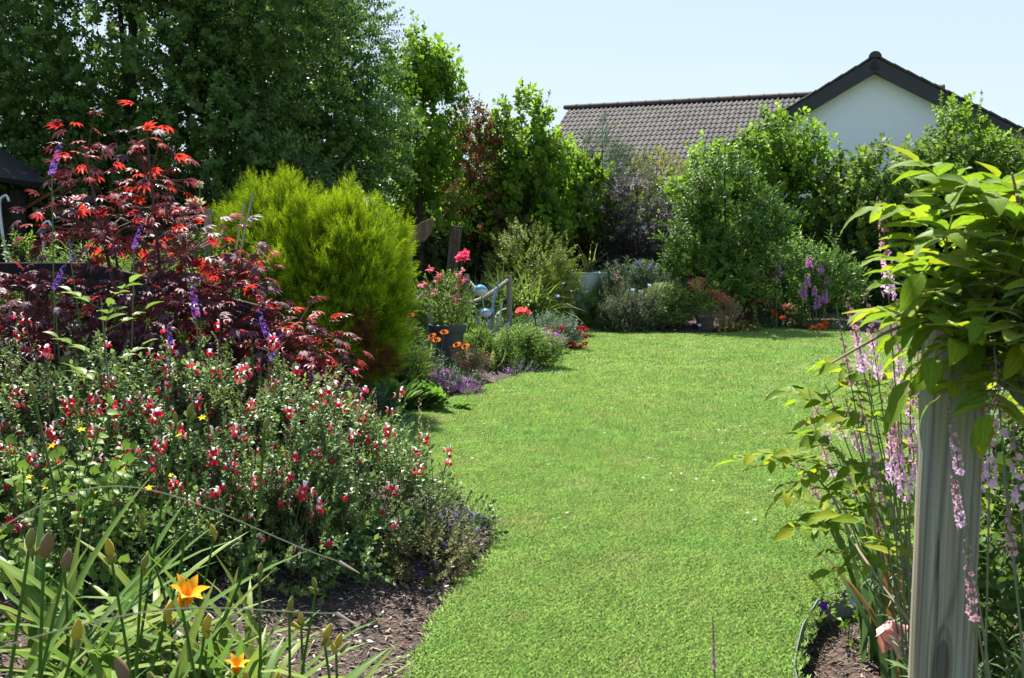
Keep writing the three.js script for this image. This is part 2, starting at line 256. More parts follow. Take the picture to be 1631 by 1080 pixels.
  const deck = box(9.5, 0.05, 5.9, 4.75, -0.04, 2.95, 0.004); part('roof_deck', deck, mTileDark, slope);
  const back = box(11, 0.06, 5.5, 0, 0, 0, 0.004); back.translate(-3.6, -0.02, -2.7); back.rotateX(-P); back.translate(0, APEX, RZ); part('rear_roof', back, mTileDark, h);
}

// ---------------------------------------------------------------- leafy plants
function sprig(n, L, leaf, { spread = 0.9, droop = 0, twig = 0.004, start = 0.15, top = true, vary = 0.35 } = {}) {   // a shoot along +y with n leaves
  const g = new GB(); g.add(tube([V(0, 0, 0), V(rnd(-0.04, 0.04) * L, L * 0.55, rnd(-0.04, 0.04) * L), V(0, L, 0)], twig, twig * 0.4, 3));
  for (let i = 0; i < n; i++) {
    const t = start + (1 - start) * i / (n - 0.5), a = i * 2.4 + rnd(-0.5, 0.5), e = (top && i === n - 1) ? 0.2 : spread * rnd(0.75, 1.2);
    const d = V(Math.cos(a) * Math.sin(e), Math.cos(e) - droop, Math.sin(a) * Math.sin(e));
    g.add(leaf, frame(V(0, t * L, 0), d, rnd(-0.6, 0.6), 1 + rnd(-vary, vary)));
  }
  return g.build();
}
function lobePoint(lobes, shell, rough = 0.25) {
  const total = lobes.reduce((s, l) => s + (l[6] ?? Math.pow(l[3] * l[4] * l[5], 0.667)), 0); let q = rnd(total), l = lobes[0];
  for (l of lobes) { q -= l[6] ?? Math.pow(l[3] * l[4] * l[5], 0.667); if (q < 0) break; }
  const d = rdir(), r = (shell + (1 - shell) * Math.sqrt(rnd())) * (1 + rough * n3(d.x * 2.2 + l[0] * 3, d.y * 2.2 + l[1], d.z * 2.2 + l[2]) * 1.6);
  return { p: V(l[0] + d.x * r * l[3], l[1] + d.y * r * l[4], l[2] + d.z * r * l[5]), d: V(d.x / l[3], d.y / l[4], d.z / l[5]).normalize(), r, l };
}
function crownPoints(n, lobes, { shell = 0.5, up = 0.5, wild = 0.5, gap = -0.25, freq = 1.6, s = [0.8, 1.25], rough = 0.25, min = 0.02 } = {}) {
  const out = []; let tries = 0;
  while (out.length < n && tries++ < n * 6) { const q = lobePoint(lobes, shell, rough); if (q.p.y < min || n3(q.p.x * freq, q.p.y * freq, q.p.z * freq) < gap) continue; out.push(frame(q.p, q.d.clone().addScaledVector(UP, up).addScaledVector(rdir(), wild), rnd(-1, 1), rnd(...s))); }
  return out;
}
function limbs(t, lobes, r, mat, { base = [0, 0, 0], lean = 0.1, trunkTo = 0.5 } = {}) {      // trunk and one limb to each lobe
  const top = lobes.reduce((a, l) => a[1] + a[4] > l[1] + l[4] ? a : l), b = V(...base);
  const mid = V(top[0] * trunkTo + rnd(-lean, lean), top[1] * trunkTo, top[2] * trunkTo + rnd(-lean, lean)), end = V(top[0], top[1] + top[4] * 0.7, top[2]);
  part('trunk', tube([b, mid.clone().multiplyScalar(0.5).add(V(rnd(-lean, lean), 0, 0)), mid, end], r, r * 0.2, 8), mat, t);
  for (const l of lobes) { if (l === top) continue; const c = V(l[0], l[1] + l[4] * 0.3, l[2]); part('branch', tube([mid.clone().multiplyScalar(rnd(0.5, 0.95)), mid.clone().lerp(c, 0.5).add(V(0, 0.1, 0)), c], r * 0.5, r * 0.1, 6), mat, t); }
}
// leaf kinds
const L = {
  birch: leafG(0.062, 0.048, { n: 2, curve: 0.3, fold: 0.2 }), hazel: leafG(0.115, 0.098, { n: 2, shape: 'round', curve: 0.35, fold: 0.2 }),
  glossy: leafG(0.10, 0.045, { n: 2, curve: 0.35, fold: 0.3 }), small: leafG(0.045, 0.026, { n: 2, curve: 0.3, fold: 0.25 }), tiny: leafG(0.026, 0.017, { n: 2, curve: 0.3, fold: 0.25 }),
  narrow: leafG(0.09, 0.016, { n: 2, shape: 'lance', curve: 0.3, fold: 0.2 }), lacy: leafG(0.06, 0.010, { n: 2, shape: 'lance', curve: 0.4 }), needle: leafG(0.03, 0.004, { n: 1, shape: 'lance', curve: 0.2 }),
};
const S = {
  birch: [sprig(18, 0.42, L.birch, { spread: 1.2, droop: 0.25 }), sprig(15, 0.36, L.birch, { spread: 1.3, droop: 0.3 })],
  hazel: [sprig(9, 0.42, L.hazel, { spread: 1.1 }), sprig(8, 0.34, L.hazel, { spread: 1.2, droop: 0.15 })],
  glossy: [sprig(10, 0.26, L.glossy, { spread: 1.0 })], small: [sprig(14, 0.2, L.small, { spread: 1.0 })], tiny: [sprig(13, 0.13, L.tiny, { spread: 1.0, twig: 0.0015 })],
  narrow: [sprig(14, 0.26, L.narrow, { spread: 0.9 })], lacy: [sprig(26, 0.24, L.lacy, { spread: 1.1 })],
};
function tree(name, label, cat, pos, lobes, kind, mat, n, o = {}) {
  const t = thing(name, label, cat, pos, o.group);
  if (o.trunk !== 0) limbs(t, lobes, o.trunk ?? 0.07, o.bark ?? mBark, o);
  const kinds = S[kind], cols = tint(97, ...(o.tint ?? [[0.75, 0.8, 0.7], [1.2, 1.15, 1.0]]));
  kinds.forEach((g, i) => { const pts = crownPoints(Math.round(n / kinds.length), lobes, o); inst('crown', g, mat, t, pts, cols.slice(i * 3)); });
  if (o.shoots) {                                                  // leafy leaders that break the outline
    const ms = [], tw = new GB();
    for (let k = 0; k < o.shoots; k++) { const q = lobePoint(lobes, 0.75); if (q.d.y < 0.2) { k -= 0.7; continue; } const d = q.d.clone().multiplyScalar(0.5).add(V(rnd(-0.15, 0.15), 1, rnd(-0.15, 0.15))).normalize(), len = rnd(0.3, o.shootLen ?? 0.8); tw.add(tube([q.p, q.p.clone().addScaledVector(d, len)], 0.008, 0.003, 3)); for (let s = 0; s < len; s += 0.13) ms.push(frame(q.p.clone().addScaledVector(d, s), d.clone().addScaledVector(rdir(), 0.6), rnd(-1, 1), rnd(0.55, 0.85))); }
    if (ms.length) { inst('shoots', kinds[0], mat, t, ms, cols); tag(part('twigs', tw.build(), mTwig, t), null, null, null, 'stuff'); }
  }
  return t;
}
const mBirch = lm(0.085, 0.16, 0.03, { tr: 0.45, coat: 0.5, cr: 0.28 }), mHazel = lm(0.15, 0.26, 0.02, { tr: 0.55, coat: 0.2 }), mHazelDark = lm(0.06, 0.115, 0.022, { tr: 0.4, coat: 0.4 }), mGlossy = lm(0.085, 0.16, 0.024, { tr: 0.36, coat: 0.3, cr: 0.4 });
const mHedge = lm(0.045, 0.085, 0.02, { tr: 0.35, coat: 0.25 }), mElder = lm(0.045, 0.03, 0.04, { tr: 0.25, coat: 0.5 }), mPhot = lm(0.16, 0.06, 0.03, { tr: 0.45, coat: 0.5 });
const mYellow = lm(0.24, 0.25, 0.035, { tr: 0.45 }), mBlueGreen = lm(0.075, 0.125, 0.06, { tr: 0.35, coat: 0.3 }), mFresh = lm(0.13, 0.21, 0.03, { tr: 0.45 });

tree('birch_tree', 'very large dark birch whose crown rises behind the red maple', 'tree', [-5.6, 0, -13.6], [[0, 4.6, 0, 2.6, 2.6, 1.9], [-2, 3.6, 0.2, 1.8, 1.7, 1.5], [1.3, 3.0, 0.3, 1.4, 1.4, 1.2], [0.3, 6.6, 0, 2.2, 1.6, 1.6], [-0.6, 2.3, 0.5, 1.6, 1.0, 1.1], [2.0, 5.2, 0, 1.3, 1.6, 1.2]], 'birch', mBirch, 9500, { trunk: 0.15, gap: -0.4, up: -0.1, shell: 0.35 });
tree('birch_tree', 'dark birch with drooping twigs behind the golden conifer', 'tree', [-3.65, 0, -17], [[0, 4.9, 0, 1.5, 1.9, 1.3], [-0.3, 2.88, 0.2, 1.35, 1.35, 1.2], [0.4, 3.65, 0.1, 1.15, 1.45, 1.1], [-0.6, 6.25, 0, 1.4, 1.1, 1.1]], 'birch', mBirch, 4200, { trunk: 0.1, gap: -0.22, up: -0.2, shell: 0.35, tint: [[0.9, 1, 1], [1.4, 1.35, 1.1]] });
tree('hazel_tree', 'tall slender hazel against the sky next to the dark birch', 'tree', [-2.11, 0.0, -20.52], [[0.0, 4.48, 0.0, 0.85, 1.25, 0.8], [-0.34, 3.27, 0.0, 0.8, 0.91, 0.8], [0.23, 5.25, 0.0, 0.57, 0.74, 0.57], [0.28, 2.73, 0.0, 0.8, 0.8, 0.68]], 'hazel', mHazel, 900, { shoots: 16, shootLen: 0.6, gap: -0.2 });
tree('lime_tree', 'yellow green sunlit tree filling the gap behind the red leaved shrub', 'tree', [-1.25, 0, -23.6], [[0, 3.6, 0, 0.9, 0.8, 0.6], [-0.5, 2.8, 0, 0.9, 0.8, 0.6], [0.6, 2.7, 0, 0.9, 0.9, 0.6]], 'hazel', lm(0.2, 0.27, 0.025, { tr: 0.55, coat: 0.15 }), 700, { shoots: 6, shootLen: 0.3 });
tree('red_leaved_shrub', 'bronze red leaved shrub between two tall hazels', 'shrub', [-0.85, 0.0, -21.43], [[0.0, 3.65, 0.0, 0.48, 1.03, 0.46], [0.06, 2.51, 0.0, 0.57, 0.8, 0.51], [0.11, 4.34, 0.0, 0.34, 0.57, 0.34]], 'glossy', mPhot, 560, { trunk: 0.04, shoots: 6, tint: [[0.5, 1.6, 0.8], [1.3, 1.0, 0.9]] });
tree('hazel_tree', 'upright bright green hazel beside the end of the tiled roof', 'tree', [0.28, 0.0, -21.66], [[-0.06, 4.06, 0.0, 0.68, 0.91, 0.57], [0.28, 3.25, 0.0, 0.8, 0.91, 0.63], [-0.23, 2.85, 0.0, 0.68, 1.03, 0.57], [0.11, 2.14, 0.11, 0.91, 0.8, 0.68]], 'hazel', mHazel, 950, { shoots: 14, shootLen: 0.7 });
tree('dogwood_shrub', 'blue green willowy shrub standing up against the tiled roof', 'shrub', [2.39, 0.0, -23.94], [[-0.11, 3.77, 0.0, 0.63, 1.03, 0.57], [0.46, 3.2, 0.0, 0.68, 0.8, 0.57], [-0.23, 2.74, 0.0, 0.8, 0.68, 0.57]], 'narrow', mBlueGreen, 700, { shoots: 14, shootLen: 0.5, trunk: 0.05 });
tree('hazel_tree', 'low spreading hazel with lit yellow green tops under the roof end', 'tree', [1.14, 0.0, -23.14], [[0.0, 3.2, 0.0, 0.8, 0.68, 0.57], [0.57, 2.63, 0.0, 0.68, 0.68, 0.57], [-0.46, 2.28, 0.11, 0.8, 0.8, 0.57]], 'hazel', mHazel, 800, { shoots: 8, shootLen: 0.4 });
tree('golden_shrub', 'pale yellow leaved shrub showing just below the roof tiles', 'shrub', [3.93, 0.0, -25.76], [[0.0, 3.65, 0.0, 0.85, 0.63, 0.57], [0.34, 2.85, 0.0, 0.91, 0.68, 0.57]], 'small', mYellow, 700, { trunk: 0.04 });
tree('black_elder', 'dark purple black elder with finely cut leaves', 'shrub', [3.02, 0.0, -22.69], [[0.0, 2.51, 0.0, 0.91, 0.85, 0.68], [0.46, 1.94, 0.23, 0.85, 0.8, 0.63], [-0.57, 2.17, 0.0, 0.68, 0.68, 0.57], [0.11, 1.26, 0.23, 1.03, 0.57, 0.57]], 'lacy', mElder, 1200, { trunk: 0.05 });
tree('hazel_tree', 'broad sunlit hazel in front of the white gable corner', 'tree', [6.78, 0.0, -23.94], [[0.0, 3.99, 0.0, 0.85, 0.97, 0.68], [0.57, 3.42, 0.0, 0.8, 0.91, 0.68], [-0.57, 3.54, 0.0, 0.8, 0.91, 0.68], [0.11, 2.63, 0.11, 1.37, 1.03, 0.8]], 'hazel', mHazel, 950, { shoots: 20, shootLen: 0.6 });
tree('hazel_tree', 'smaller hazel with upright lit shoots below the roof slope', 'tree', [5.02, 0.0, -24.40], [[0.0, 3.42, 0.0, 0.63, 0.85, 0.57], [-0.34, 2.63, 0.0, 0.8, 0.8, 0.57], [0.57, 2.85, 0.0, 0.68, 0.8, 0.57]], 'hazel', mHazel, 480, { shoots: 10, shootLen: 0.5 });
tree('camellia_shrub', 'dense glossy dark green evergreen shrub behind the stone planter', 'shrub', [4.35, 0.05, -19.3], [[0, 2.6, 0, 0.8, 0.8, 0.7], [0.45, 1.9, 0.1, 0.85, 0.8, 0.7], [-0.4, 1.8, 0.1, 0.8, 0.8, 0.7], [0, 1.1, 0.15, 0.9, 0.65, 0.65]], 'glossy', mGlossy, 1500, { trunk: 0.06, gap: -0.2 });
tree('rhododendron', 'rounded glossy shrub with foxgloves growing in front of it', 'shrub', [6.25, 0.05, -19.8], [[0, 1.1, 0, 0.8, 0.65, 0.55], [-0.4, 0.8, 0.1, 0.6, 0.6, 0.5], [0.45, 0.75, 0.1, 0.7, 0.6, 0.5]], 'glossy', mGlossy, 800, { trunk: 0.05, tint: [[1, 1.05, 1], [1.6, 1.5, 1.5]] });
tree('cherry_tree', 'wide leafy tree spreading across the white gable wall', 'tree', [9.80, 0.0, -23.26], [[-0.57, 3.08, 0.0, 1.25, 0.91, 0.91], [0.8, 3.42, 0.0, 0.91, 0.91, 0.8], [-1.14, 2.63, 0.23, 1.25, 1.03, 0.91], [0.91, 2.63, 0.23, 1.48, 1.14, 0.91], [0.0, 1.6, 0.23, 1.82, 0.91, 0.91]], 'hazel', lm(0.12, 0.21, 0.025, { tr: 0.48, coat: 0.25, cr: 0.45 }), 1500, { shoots: 22, shootLen: 0.6, trunk: 0.08, tint: [[0.8, 0.85, 0.9], [1.3, 1.05, 1]] });
tree('hazel_tree', 'hazel with thin tall shoots crossing the black gable board', 'tree', [11.06, 0.0, -23.71], [[0.0, 4.11, 0.0, 0.57, 1.03, 0.57], [0.46, 3.2, 0.0, 0.91, 1.03, 0.68], [1.37, 3.42, 0.0, 0.91, 0.91, 0.68]], 'hazel', mHazel, 520, { shoots: 14, shootLen: 0.7 });
tree('plum_tree', 'dull green tree reaching the low end of the gable board', 'tree', [12.88, 0.0, -23.48], [[0.0, 3.54, 0.0, 1.14, 0.91, 0.8], [0.57, 2.51, 0.0, 1.37, 1.03, 0.91], [-0.57, 2.06, 0.23, 1.25, 1.03, 0.8]], 'glossy', lm(0.11, 0.17, 0.035, { tr: 0.42 }), 900, { shoots: 6 });
// clipped dark hedge along the boundary, in lengths
for (let k = 0; k < 9; k++) {
  const x = -12 + k * 3.15, top = [4.2, 4.0, 3.6, 2.8, 2.7, 2.8, 2.8, 2.9, 2.8][k];
  tree('boundary_hedge', ['dark hedge behind the open timber shelter', 'dark hedge behind the large birch', 'dark hedge between the two birches', 'dark hedge behind the hurdle fence', 'dark hedge below the end of the tiled roof', 'dark hedge behind the black elder', 'dark hedge behind the glossy evergreen shrub', 'dark hedge behind the rhododendron and foxgloves', 'dark hedge under the wide leafy tree'][k], 'hedge', [x, 0, -24.6 + (k < 3 ? 3 : 0)], [[0, top * 0.68, 0, 1.9, top * 0.32, 0.7], [0, top * 0.3, 0.1, 1.95, top * 0.36, 0.75]], 'glossy', mHedge, 1200, { trunk: 0.05, gap: -0.5, shell: 0.55, group: 'lengths of dark boundary hedge' });
}

// ---------------------------------------------------------------- the golden conifer
{
  const t = thing('golden_conifer', 'big rounded golden yellow conifer with a rust brown bare patch', 'conifer', [-1.98, 0.03, -9.25]);
  t.scale.set(0.81, 0.88, 0.81);
  const spray = (dead) => {                                        // a flat feathery spray, gold at the tip, green at the heel, painted darker for self-shadow
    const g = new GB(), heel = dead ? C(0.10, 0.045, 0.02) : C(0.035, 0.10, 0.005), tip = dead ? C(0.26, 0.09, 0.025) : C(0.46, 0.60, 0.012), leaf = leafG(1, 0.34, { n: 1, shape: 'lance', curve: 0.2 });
    for (let i = 0; i < 9; i++) for (const s of i < 8 ? [-1, 1] : [0]) {
      const t0 = i / 8, len = 0.085 * (1 - t0 * 0.6) * rnd(0.75, 1.2), base = V(0, t0 * 0.2, 0.012 * Math.sin(i)), d = V(s * 0.75, 0.9, rnd(-0.35, 0.35)).normalize();
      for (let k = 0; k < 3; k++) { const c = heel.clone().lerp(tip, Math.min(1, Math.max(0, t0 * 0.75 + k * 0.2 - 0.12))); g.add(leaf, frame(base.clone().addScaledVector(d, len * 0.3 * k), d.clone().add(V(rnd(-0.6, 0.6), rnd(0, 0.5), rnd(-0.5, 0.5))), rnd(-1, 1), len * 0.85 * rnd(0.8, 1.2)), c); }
    }
    return g.build();
  };
  // sprays grow in pointed plumes, so the bush is lumpy
  const lobes = [[0, 1.1, 0, 0.9, 0.92, 0.85], [-0.36, 1.75, 0, 0.6, 0.55, 0.58], [0.4, 1.55, 0, 0.58, 0.55, 0.55], [-0.3, 1.25, 0.1, 0.68, 0.75, 0.7], [0.48, 1.1, 0.15, 0.5, 0.6, 0.55], [0.1, 0.68, 0, 0.68, 0.5, 0.66]];
  const dead = V(0.66, 0.72, 0.5), live = [], brown = [], inner = [];
  const inside = p => lobes.some(l => ((p.x - l[0]) / l[3]) ** 2 + ((p.y - l[1]) / l[4]) ** 2 + ((p.z - l[2]) / l[5]) ** 2 < 0.72);
  const plume = (p, d, len, n) => { const gone = Math.hypot((p.x - dead.x) / 0.17, (p.y - dead.y) / 0.34, (p.z - dead.z) / 0.36) < 1, side = V(-d.z, 0.1, d.x).normalize(), w = d.clone().cross(side).normalize(); for (let k = 0; k < n; k++) { const s = Math.pow(k / n, 0.8), a = k * 2.4, r = 0.34 * len * Math.pow(1 - s, 0.8), q = p.clone().addScaledVector(d, len * s).addScaledVector(side, Math.cos(a) * r).addScaledVector(w, Math.sin(a) * r); const m = frame(q, d.clone().addScaledVector(side, Math.cos(a) * 0.55 * (1 - s)).addScaledVector(w, Math.sin(a) * 0.55 * (1 - s)).addScaledVector(rdir(), 0.25), rnd(-2, 2), rnd(0.95, 1.45) * (1 - 0.3 * s)); if (gone) { brown.push(m); } else live.push(m); } };
  for (let k = 0, made = 0; made < 700 && k < 16000; k++) { const q = lobePoint(lobes, 0.93, 0.34); if (q.p.y < 0.18 || inside(q.p)) continue; const d = q.d.clone().multiplyScalar(0.9).add(V(0, 0.8, 0)).addScaledVector(rdir(), 0.25).normalize(); plume(q.p.addScaledVector(q.d, -0.07), d, rnd(0.24, 0.44), 11); made++; }
  for (const [x, y, h] of [[-0.62, 1.98, 0.45], [-0.42, 2.12, 0.5], [-0.22, 2.14, 0.42], [-0.05, 1.92, 0.4], [0.18, 1.86, 0.42], [0.34, 1.92, 0.42], [0.5, 1.9, 0.42], [0.66, 1.8, 0.42], [0.82, 1.5, 0.4], [-0.82, 1.72, 0.4], [0.05, 1.95, 0.45], [-0.3, 2.1, 0.55]]) plume(V(x, y - 0.1, rnd(-0.15, 0.15)), V(rnd(-0.2, 0.2), 1, rnd(-0.1, 0.1)).normalize(), h, 26);
  for (let k = 0; k < 2600; k++) { const q = lobePoint(lobes, 0.55, 0.1); if (q.p.y > 0.15 && Math.hypot(q.p.x - dead.x, q.p.z - dead.z) > 0.3) inner.push(frame(q.p, q.d.clone().add(V(0, 0.6, 0)).addScaledVector(rdir(), 0.5), rnd(-2, 2), rnd(0.8, 1.2))); }
  part('trunk', tube([V(0, -0.05, 0), V(0.05, 0.9, 0), V(-0.1, 2.0, 0)], 0.09, 0.02, 8), mBark, t);
  for (const [x, y, z] of [[-0.6, 1.6, 0.2], [0.6, 1.5, 0.2], [0.4, 1.9, -0.2], [-0.3, 2.0, -0.3], [0.55, 0.9, 0.45], [-0.5, 1.0, 0.5]]) part('branch', tube([V(0.02, 0.4, 0), V(x * 0.5, y * 0.6, z * 0.5), V(x, y, z)], 0.035, 0.01, 5), mBark, t);
  const m = lm(1, 1, 1, { tr: 0.3, coat: 0.03, vc: true });
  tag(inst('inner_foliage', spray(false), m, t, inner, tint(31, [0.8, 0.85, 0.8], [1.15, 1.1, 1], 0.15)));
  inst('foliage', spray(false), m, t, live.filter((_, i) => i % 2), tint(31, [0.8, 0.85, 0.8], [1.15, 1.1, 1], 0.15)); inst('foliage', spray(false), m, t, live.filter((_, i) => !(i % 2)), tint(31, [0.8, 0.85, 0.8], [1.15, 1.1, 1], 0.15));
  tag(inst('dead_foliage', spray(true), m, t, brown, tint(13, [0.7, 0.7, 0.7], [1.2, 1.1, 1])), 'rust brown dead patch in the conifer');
}

// ---------------------------------------------------------------- small plant builders
const strap = (Ln, W, arch, n = 6) => leafG(Ln, W, { n, curve: arch, fold: 0.25, shape: 'strap', start: 0.12 });
const strapSet = (W = 0.02) => [strap(1, W, 0.25), strap(1, W, 0.5), strap(1, W, 0.85), strap(1, W, 1.15)].map(g => { return g; });
function clump(t, set, mats, n, { r = 0.1, len = [0.4, 0.7], lean = [0.05, 0.5], at = [0, 0, 0], sink = 0.02, name = 'leaf', arc = [0, 6.28] } = {}) {
  for (let i = 0; i < n; i++) {
    const a = rnd(...arc), q = r * Math.sqrt(rnd()), l = rnd(...len), e = rnd(...lean), d = V(Math.sin(a) * Math.sin(e), Math.cos(e), Math.cos(a) * Math.sin(e));
    const y = d, z = V(Math.sin(a), 0, Math.cos(a)); z.addScaledVector(y, -y.dot(z)).normalize().negate(); const x = y.clone().cross(z), k = rnd(0.8, 1.2) * l ** 0.4;
    const m = new THREE.Matrix4().makeBasis(x.multiplyScalar(k), y.clone().multiplyScalar(l), z.multiplyScalar(l)).setPosition(at[0] + q * Math.cos(a), at[1] - sink, at[2] + q * Math.sin(a));
    placed(name, pick(set), Array.isArray(mats) ? pick(mats) : mats, t, m);
  }
}
function headG(n, r, petal, flat = 0, tints) { const g = new GB(); for (let i = 0; i < n; i++) { const d = rdir(); d.y = flat ? Math.abs(d.y) * (1 - flat) + flat * 0.3 : d.y; g.add(petal, frame(d.clone().multiplyScalar(r * 0.25), d, rnd(-3, 3), r * rnd(0.7, 1.1)), tints && pick(tints)); } return g.build(); }
function daisyG(n, r, w, cup = 0.25) { const g = new GB(), p = leafG(1, w, { n: 2, shape: 'spoon', curve: 0.3 }); for (let i = 0; i < n; i++) { const a = i / n * 6.283 + rnd(-0.1, 0.1); g.add(p, frame(V(0, 0, 0), V(Math.cos(a), cup, Math.sin(a)), 0, r * rnd(0.9, 1.1))); } return g.build(); }
function spikeG(n, len, r, fl, { taper = 0.75, droop = -0.1, side = null, tints } = {}) { const g = new GB(); for (let i = 0; i < n; i++) { const t = i / n, a = side === null ? i * 2.4 : side + rnd(-1.3, 1.3), s = 1 - taper * t; g.add(fl, frame(V(Math.cos(a) * r * 0.3, t * len, Math.sin(a) * r * 0.3), V(Math.cos(a), droop + t * 0.7, Math.sin(a)), rnd(-0.5, 0.5), r * s * rnd(0.8, 1.15)), tints && tints[Math.min(tints.length - 1, Math.floor(t * tints.length))]); } return g.build(); }
const petal = leafG(1, 0.75, { n: 2, shape: 'round', curve: 0.4 }), petalThin = leafG(1, 0.4, { n: 2, shape: 'spoon', curve: 0.3 });
const bell = (() => { const g = new GB(), n = 7, rings = [[0, 0.12], [0.35, 0.26], [0.8, 0.32], [1.0, 0.46]]; rings.forEach(([y, r]) => { for (let k = 0; k <= n; k++) { const a = k / n * 6.283; g.v(Math.cos(a) * r, y, Math.sin(a) * r); } }); for (let i = 0; i < 3; i++) for (let k = 0; k < n; k++) { const a = i * (n + 1) + k, b = a + n + 1; g.t(a, b, a + 1); g.t(a + 1, b, b + 1); } return g.build(); })();
const fm = (r, g, b, o = {}) => lm(r, g, b, { tr: 0.35, coat: 0, ...o });
const mIrisLeaf = [lm(0.10, 0.18, 0.05, { tr: 0.35 }), lm(0.13, 0.21, 0.045, { tr: 0.4 }), lm(0.08, 0.15, 0.05, { tr: 0.35 })], mDayLeaf = veined([lm(0.16, 0.27, 0.035, { tr: 0.42, coat: 0.3 }), lm(0.12, 0.23, 0.035, { tr: 0.42, coat: 0.3 }), lm(0.21, 0.29, 0.04, { tr: 0.42 })], stripeTex);
const set12 = strapSet(0.02), set30 = strapSet(0.034), set45 = strapSet(0.05);
const gy = (x, z, y = 0) => [x, soilH(x, z) + y, z];
function mound(name, label, cat, x, z, lobes, kind, mat, n, o = {}) { return tree(name, label, cat, gy(x, z, -0.02), lobes, kind, mat, n, { trunk: 0, gap: -0.6, shell: 0.35, up: 0.6, s: o.s ?? [0.7, 1.1], ...o }); }
function stemsTo(t, pts, r = 0.004, mat = mStem) { for (const [a, b] of pts) { const m = a.clone().lerp(b, 0.5).add(V(rnd(-0.02, 0.02), 0.02, rnd(-0.02, 0.02))); part('stem', tube([a, m, b], r, r * 0.6, 4), mat, t); } }

// ---------------------------------------------------------------- middle bed, by the conifer
{
  const t = thing('plantain_plant', 'low rosette of broad shiny green leaves at the lawn edge', 'plant', gy(-1.02, -9.5)); const bl = leafG(1, 0.13, { n: 4, shape: 'spoon', curve: 0.5, fold: 0.25 }), ms = [lm(0.09, 0.2, 0.02, { coat: 0.3 }), lm(0.13, 0.25, 0.025, { coat: 0.3 })];
  clump(t, [bl], ms, 170, { r: 0.34, len: [0.26, 0.44], lean: [0.1, 0.95] }); clump(t, [bl], ms, 60, { r: 0.16, len: [0.15, 0.26], lean: [0.3, 1.1], at: [0.4, -0.02, 0.05] });
}
function flowerMat(name, label, x, z, lobes, leafMat, flowerGeo, mat, n, o = {}) {
  const t = mound(name, label, o.cat ?? 'flowers', x, z, lobes, o.kind ?? 'tiny', leafMat, o.leaves ?? 260, o);
  const ms = []; while (ms.length < n) { const q = lobePoint(lobes, 0.92, 0.15); if (q.d.y < 0.05) continue; ms.push(frame(q.p.addScaledVector(q.d, 0.015), q.d.clone().addScaledVector(rdir(), 0.5), rnd(6), rnd(0.75, 1.2))); }
  inst('blossoms', flowerGeo, mat, t, ms, tint(11, [0.8, 0.8, 0.8], [1.2, 1.1, 1.15], 0.15)); return t;
}
const four = daisyG(4, 0.019, 0.9, 0.3), mPurple = fm(0.5, 0.15, 0.56);
flowerMat('aubretia_mat', 'mauve flowering mat spilling over the bark mulch', -0.68, -10.45, [[-0.12, 0.1, -0.1, 0.22, 0.16, 0.2], [0.13, 0.05, 0.05, 0.2, 0.14, 0.18]], mBlueGreen, four, mPurple, 520);
flowerMat('aubretia_mat', 'bright magenta mat beside the dark red dianthus', 0.5, -14.5, [[0, 0.14, 0, 0.36, 0.2, 0.3]], mBlueGreen, four, fm(0.48, 0.07, 0.5), 1100);
flowerMat('white_alyssum', 'small white flowered cushion near the orange daisies', -1.15, -10.9, [[0, 0.05, 0, 0.16, 0.1, 0.12]], mFresh, four, fm(0.75, 0.75, 0.72), 120, { leaves: 90 });
flowerMat('yellow_stonecrop', 'low yellow stonecrop at the mulch edge', 0.45, -13.35, [[0, 0.02, 0, 0.2, 0.06, 0.12]], mFresh, four, fm(0.7, 0.55, 0.04), 90, { leaves: 90 });
flowerMat('aubretia_mat', 'small mauve patch by the cut iris leaves', 0.1, -12.25, [[0, 0.03, 0, 0.24, 0.09, 0.14]], mBlueGreen, four, mPurple, 150, { leaves: 120 });
mound('dianthus_mat', 'grey green grassy dianthus cushion with thin leaves', 'plant', 0.62, -15.3, [[0, 0.16, 0, 0.5, 0.22, 0.35]], 'lacy', lm(0.13, 0.2, 0.13, { tr: 0.3 }), 420, { up: 1.2 });
{
  const t = thing('dark_red_dianthus', 'leaning spray of dark red flowers at the lawn edge', 'flowers', gy(0.9, -14.95)); const hd = headG(16, 0.05, petal), m = fm(0.32, 0.014, 0.025), pts = [];
  for (let i = 0; i < 26; i++) { const p = V(rnd(-0.35, 0.3), 0, rnd(-0.2, 0.2)); p.y = 0.14 + rnd(0.28); if (i > 14) { p.x = rnd(0.02, 0.3); p.y = rnd(0.05, 0.38); } placed('flower', hd, m, t, frame(p, V(rnd(-0.4, 0.6), 1, 0.3), 0, rnd(0.75, 1.15))); pts.push([V(p.x * 0.4, -0.02, 0), p]); } stemsTo(t, pts, 0.003);
}
{
  const t = thing('coral_carnation', 'single ruffled coral pink carnation on a tall stem', 'flower', gy(0.15, -14.0)), hd = headG(60, 0.11, petal, 0.3); stemsTo(t, [[V(0, 0, 0), V(0.02, 0.6, 0)]], 0.006); placed('flower', hd, fm(0.75, 0.14, 0.13), t, frame(V(0.02, 0.62, 0), UP, 0, 1)); clump(t, set12, lm(0.12, 0.19, 0.1), 26, { r: 0.1, len: [0.2, 0.35], lean: [0.1, 0.8] });
}
mound('lavender_green_shrub', 'lime green leafy cushion beside the purple mat', 'plant', 0.12, -12.75, [[0, 0.17, 0, 0.28, 0.2, 0.25], [0.25, 0.14, 0.1, 0.22, 0.18, 0.22]], 'narrow', lm(0.16, 0.25, 0.05), 340, { up: 1.1, s: [0.8, 1.1] });
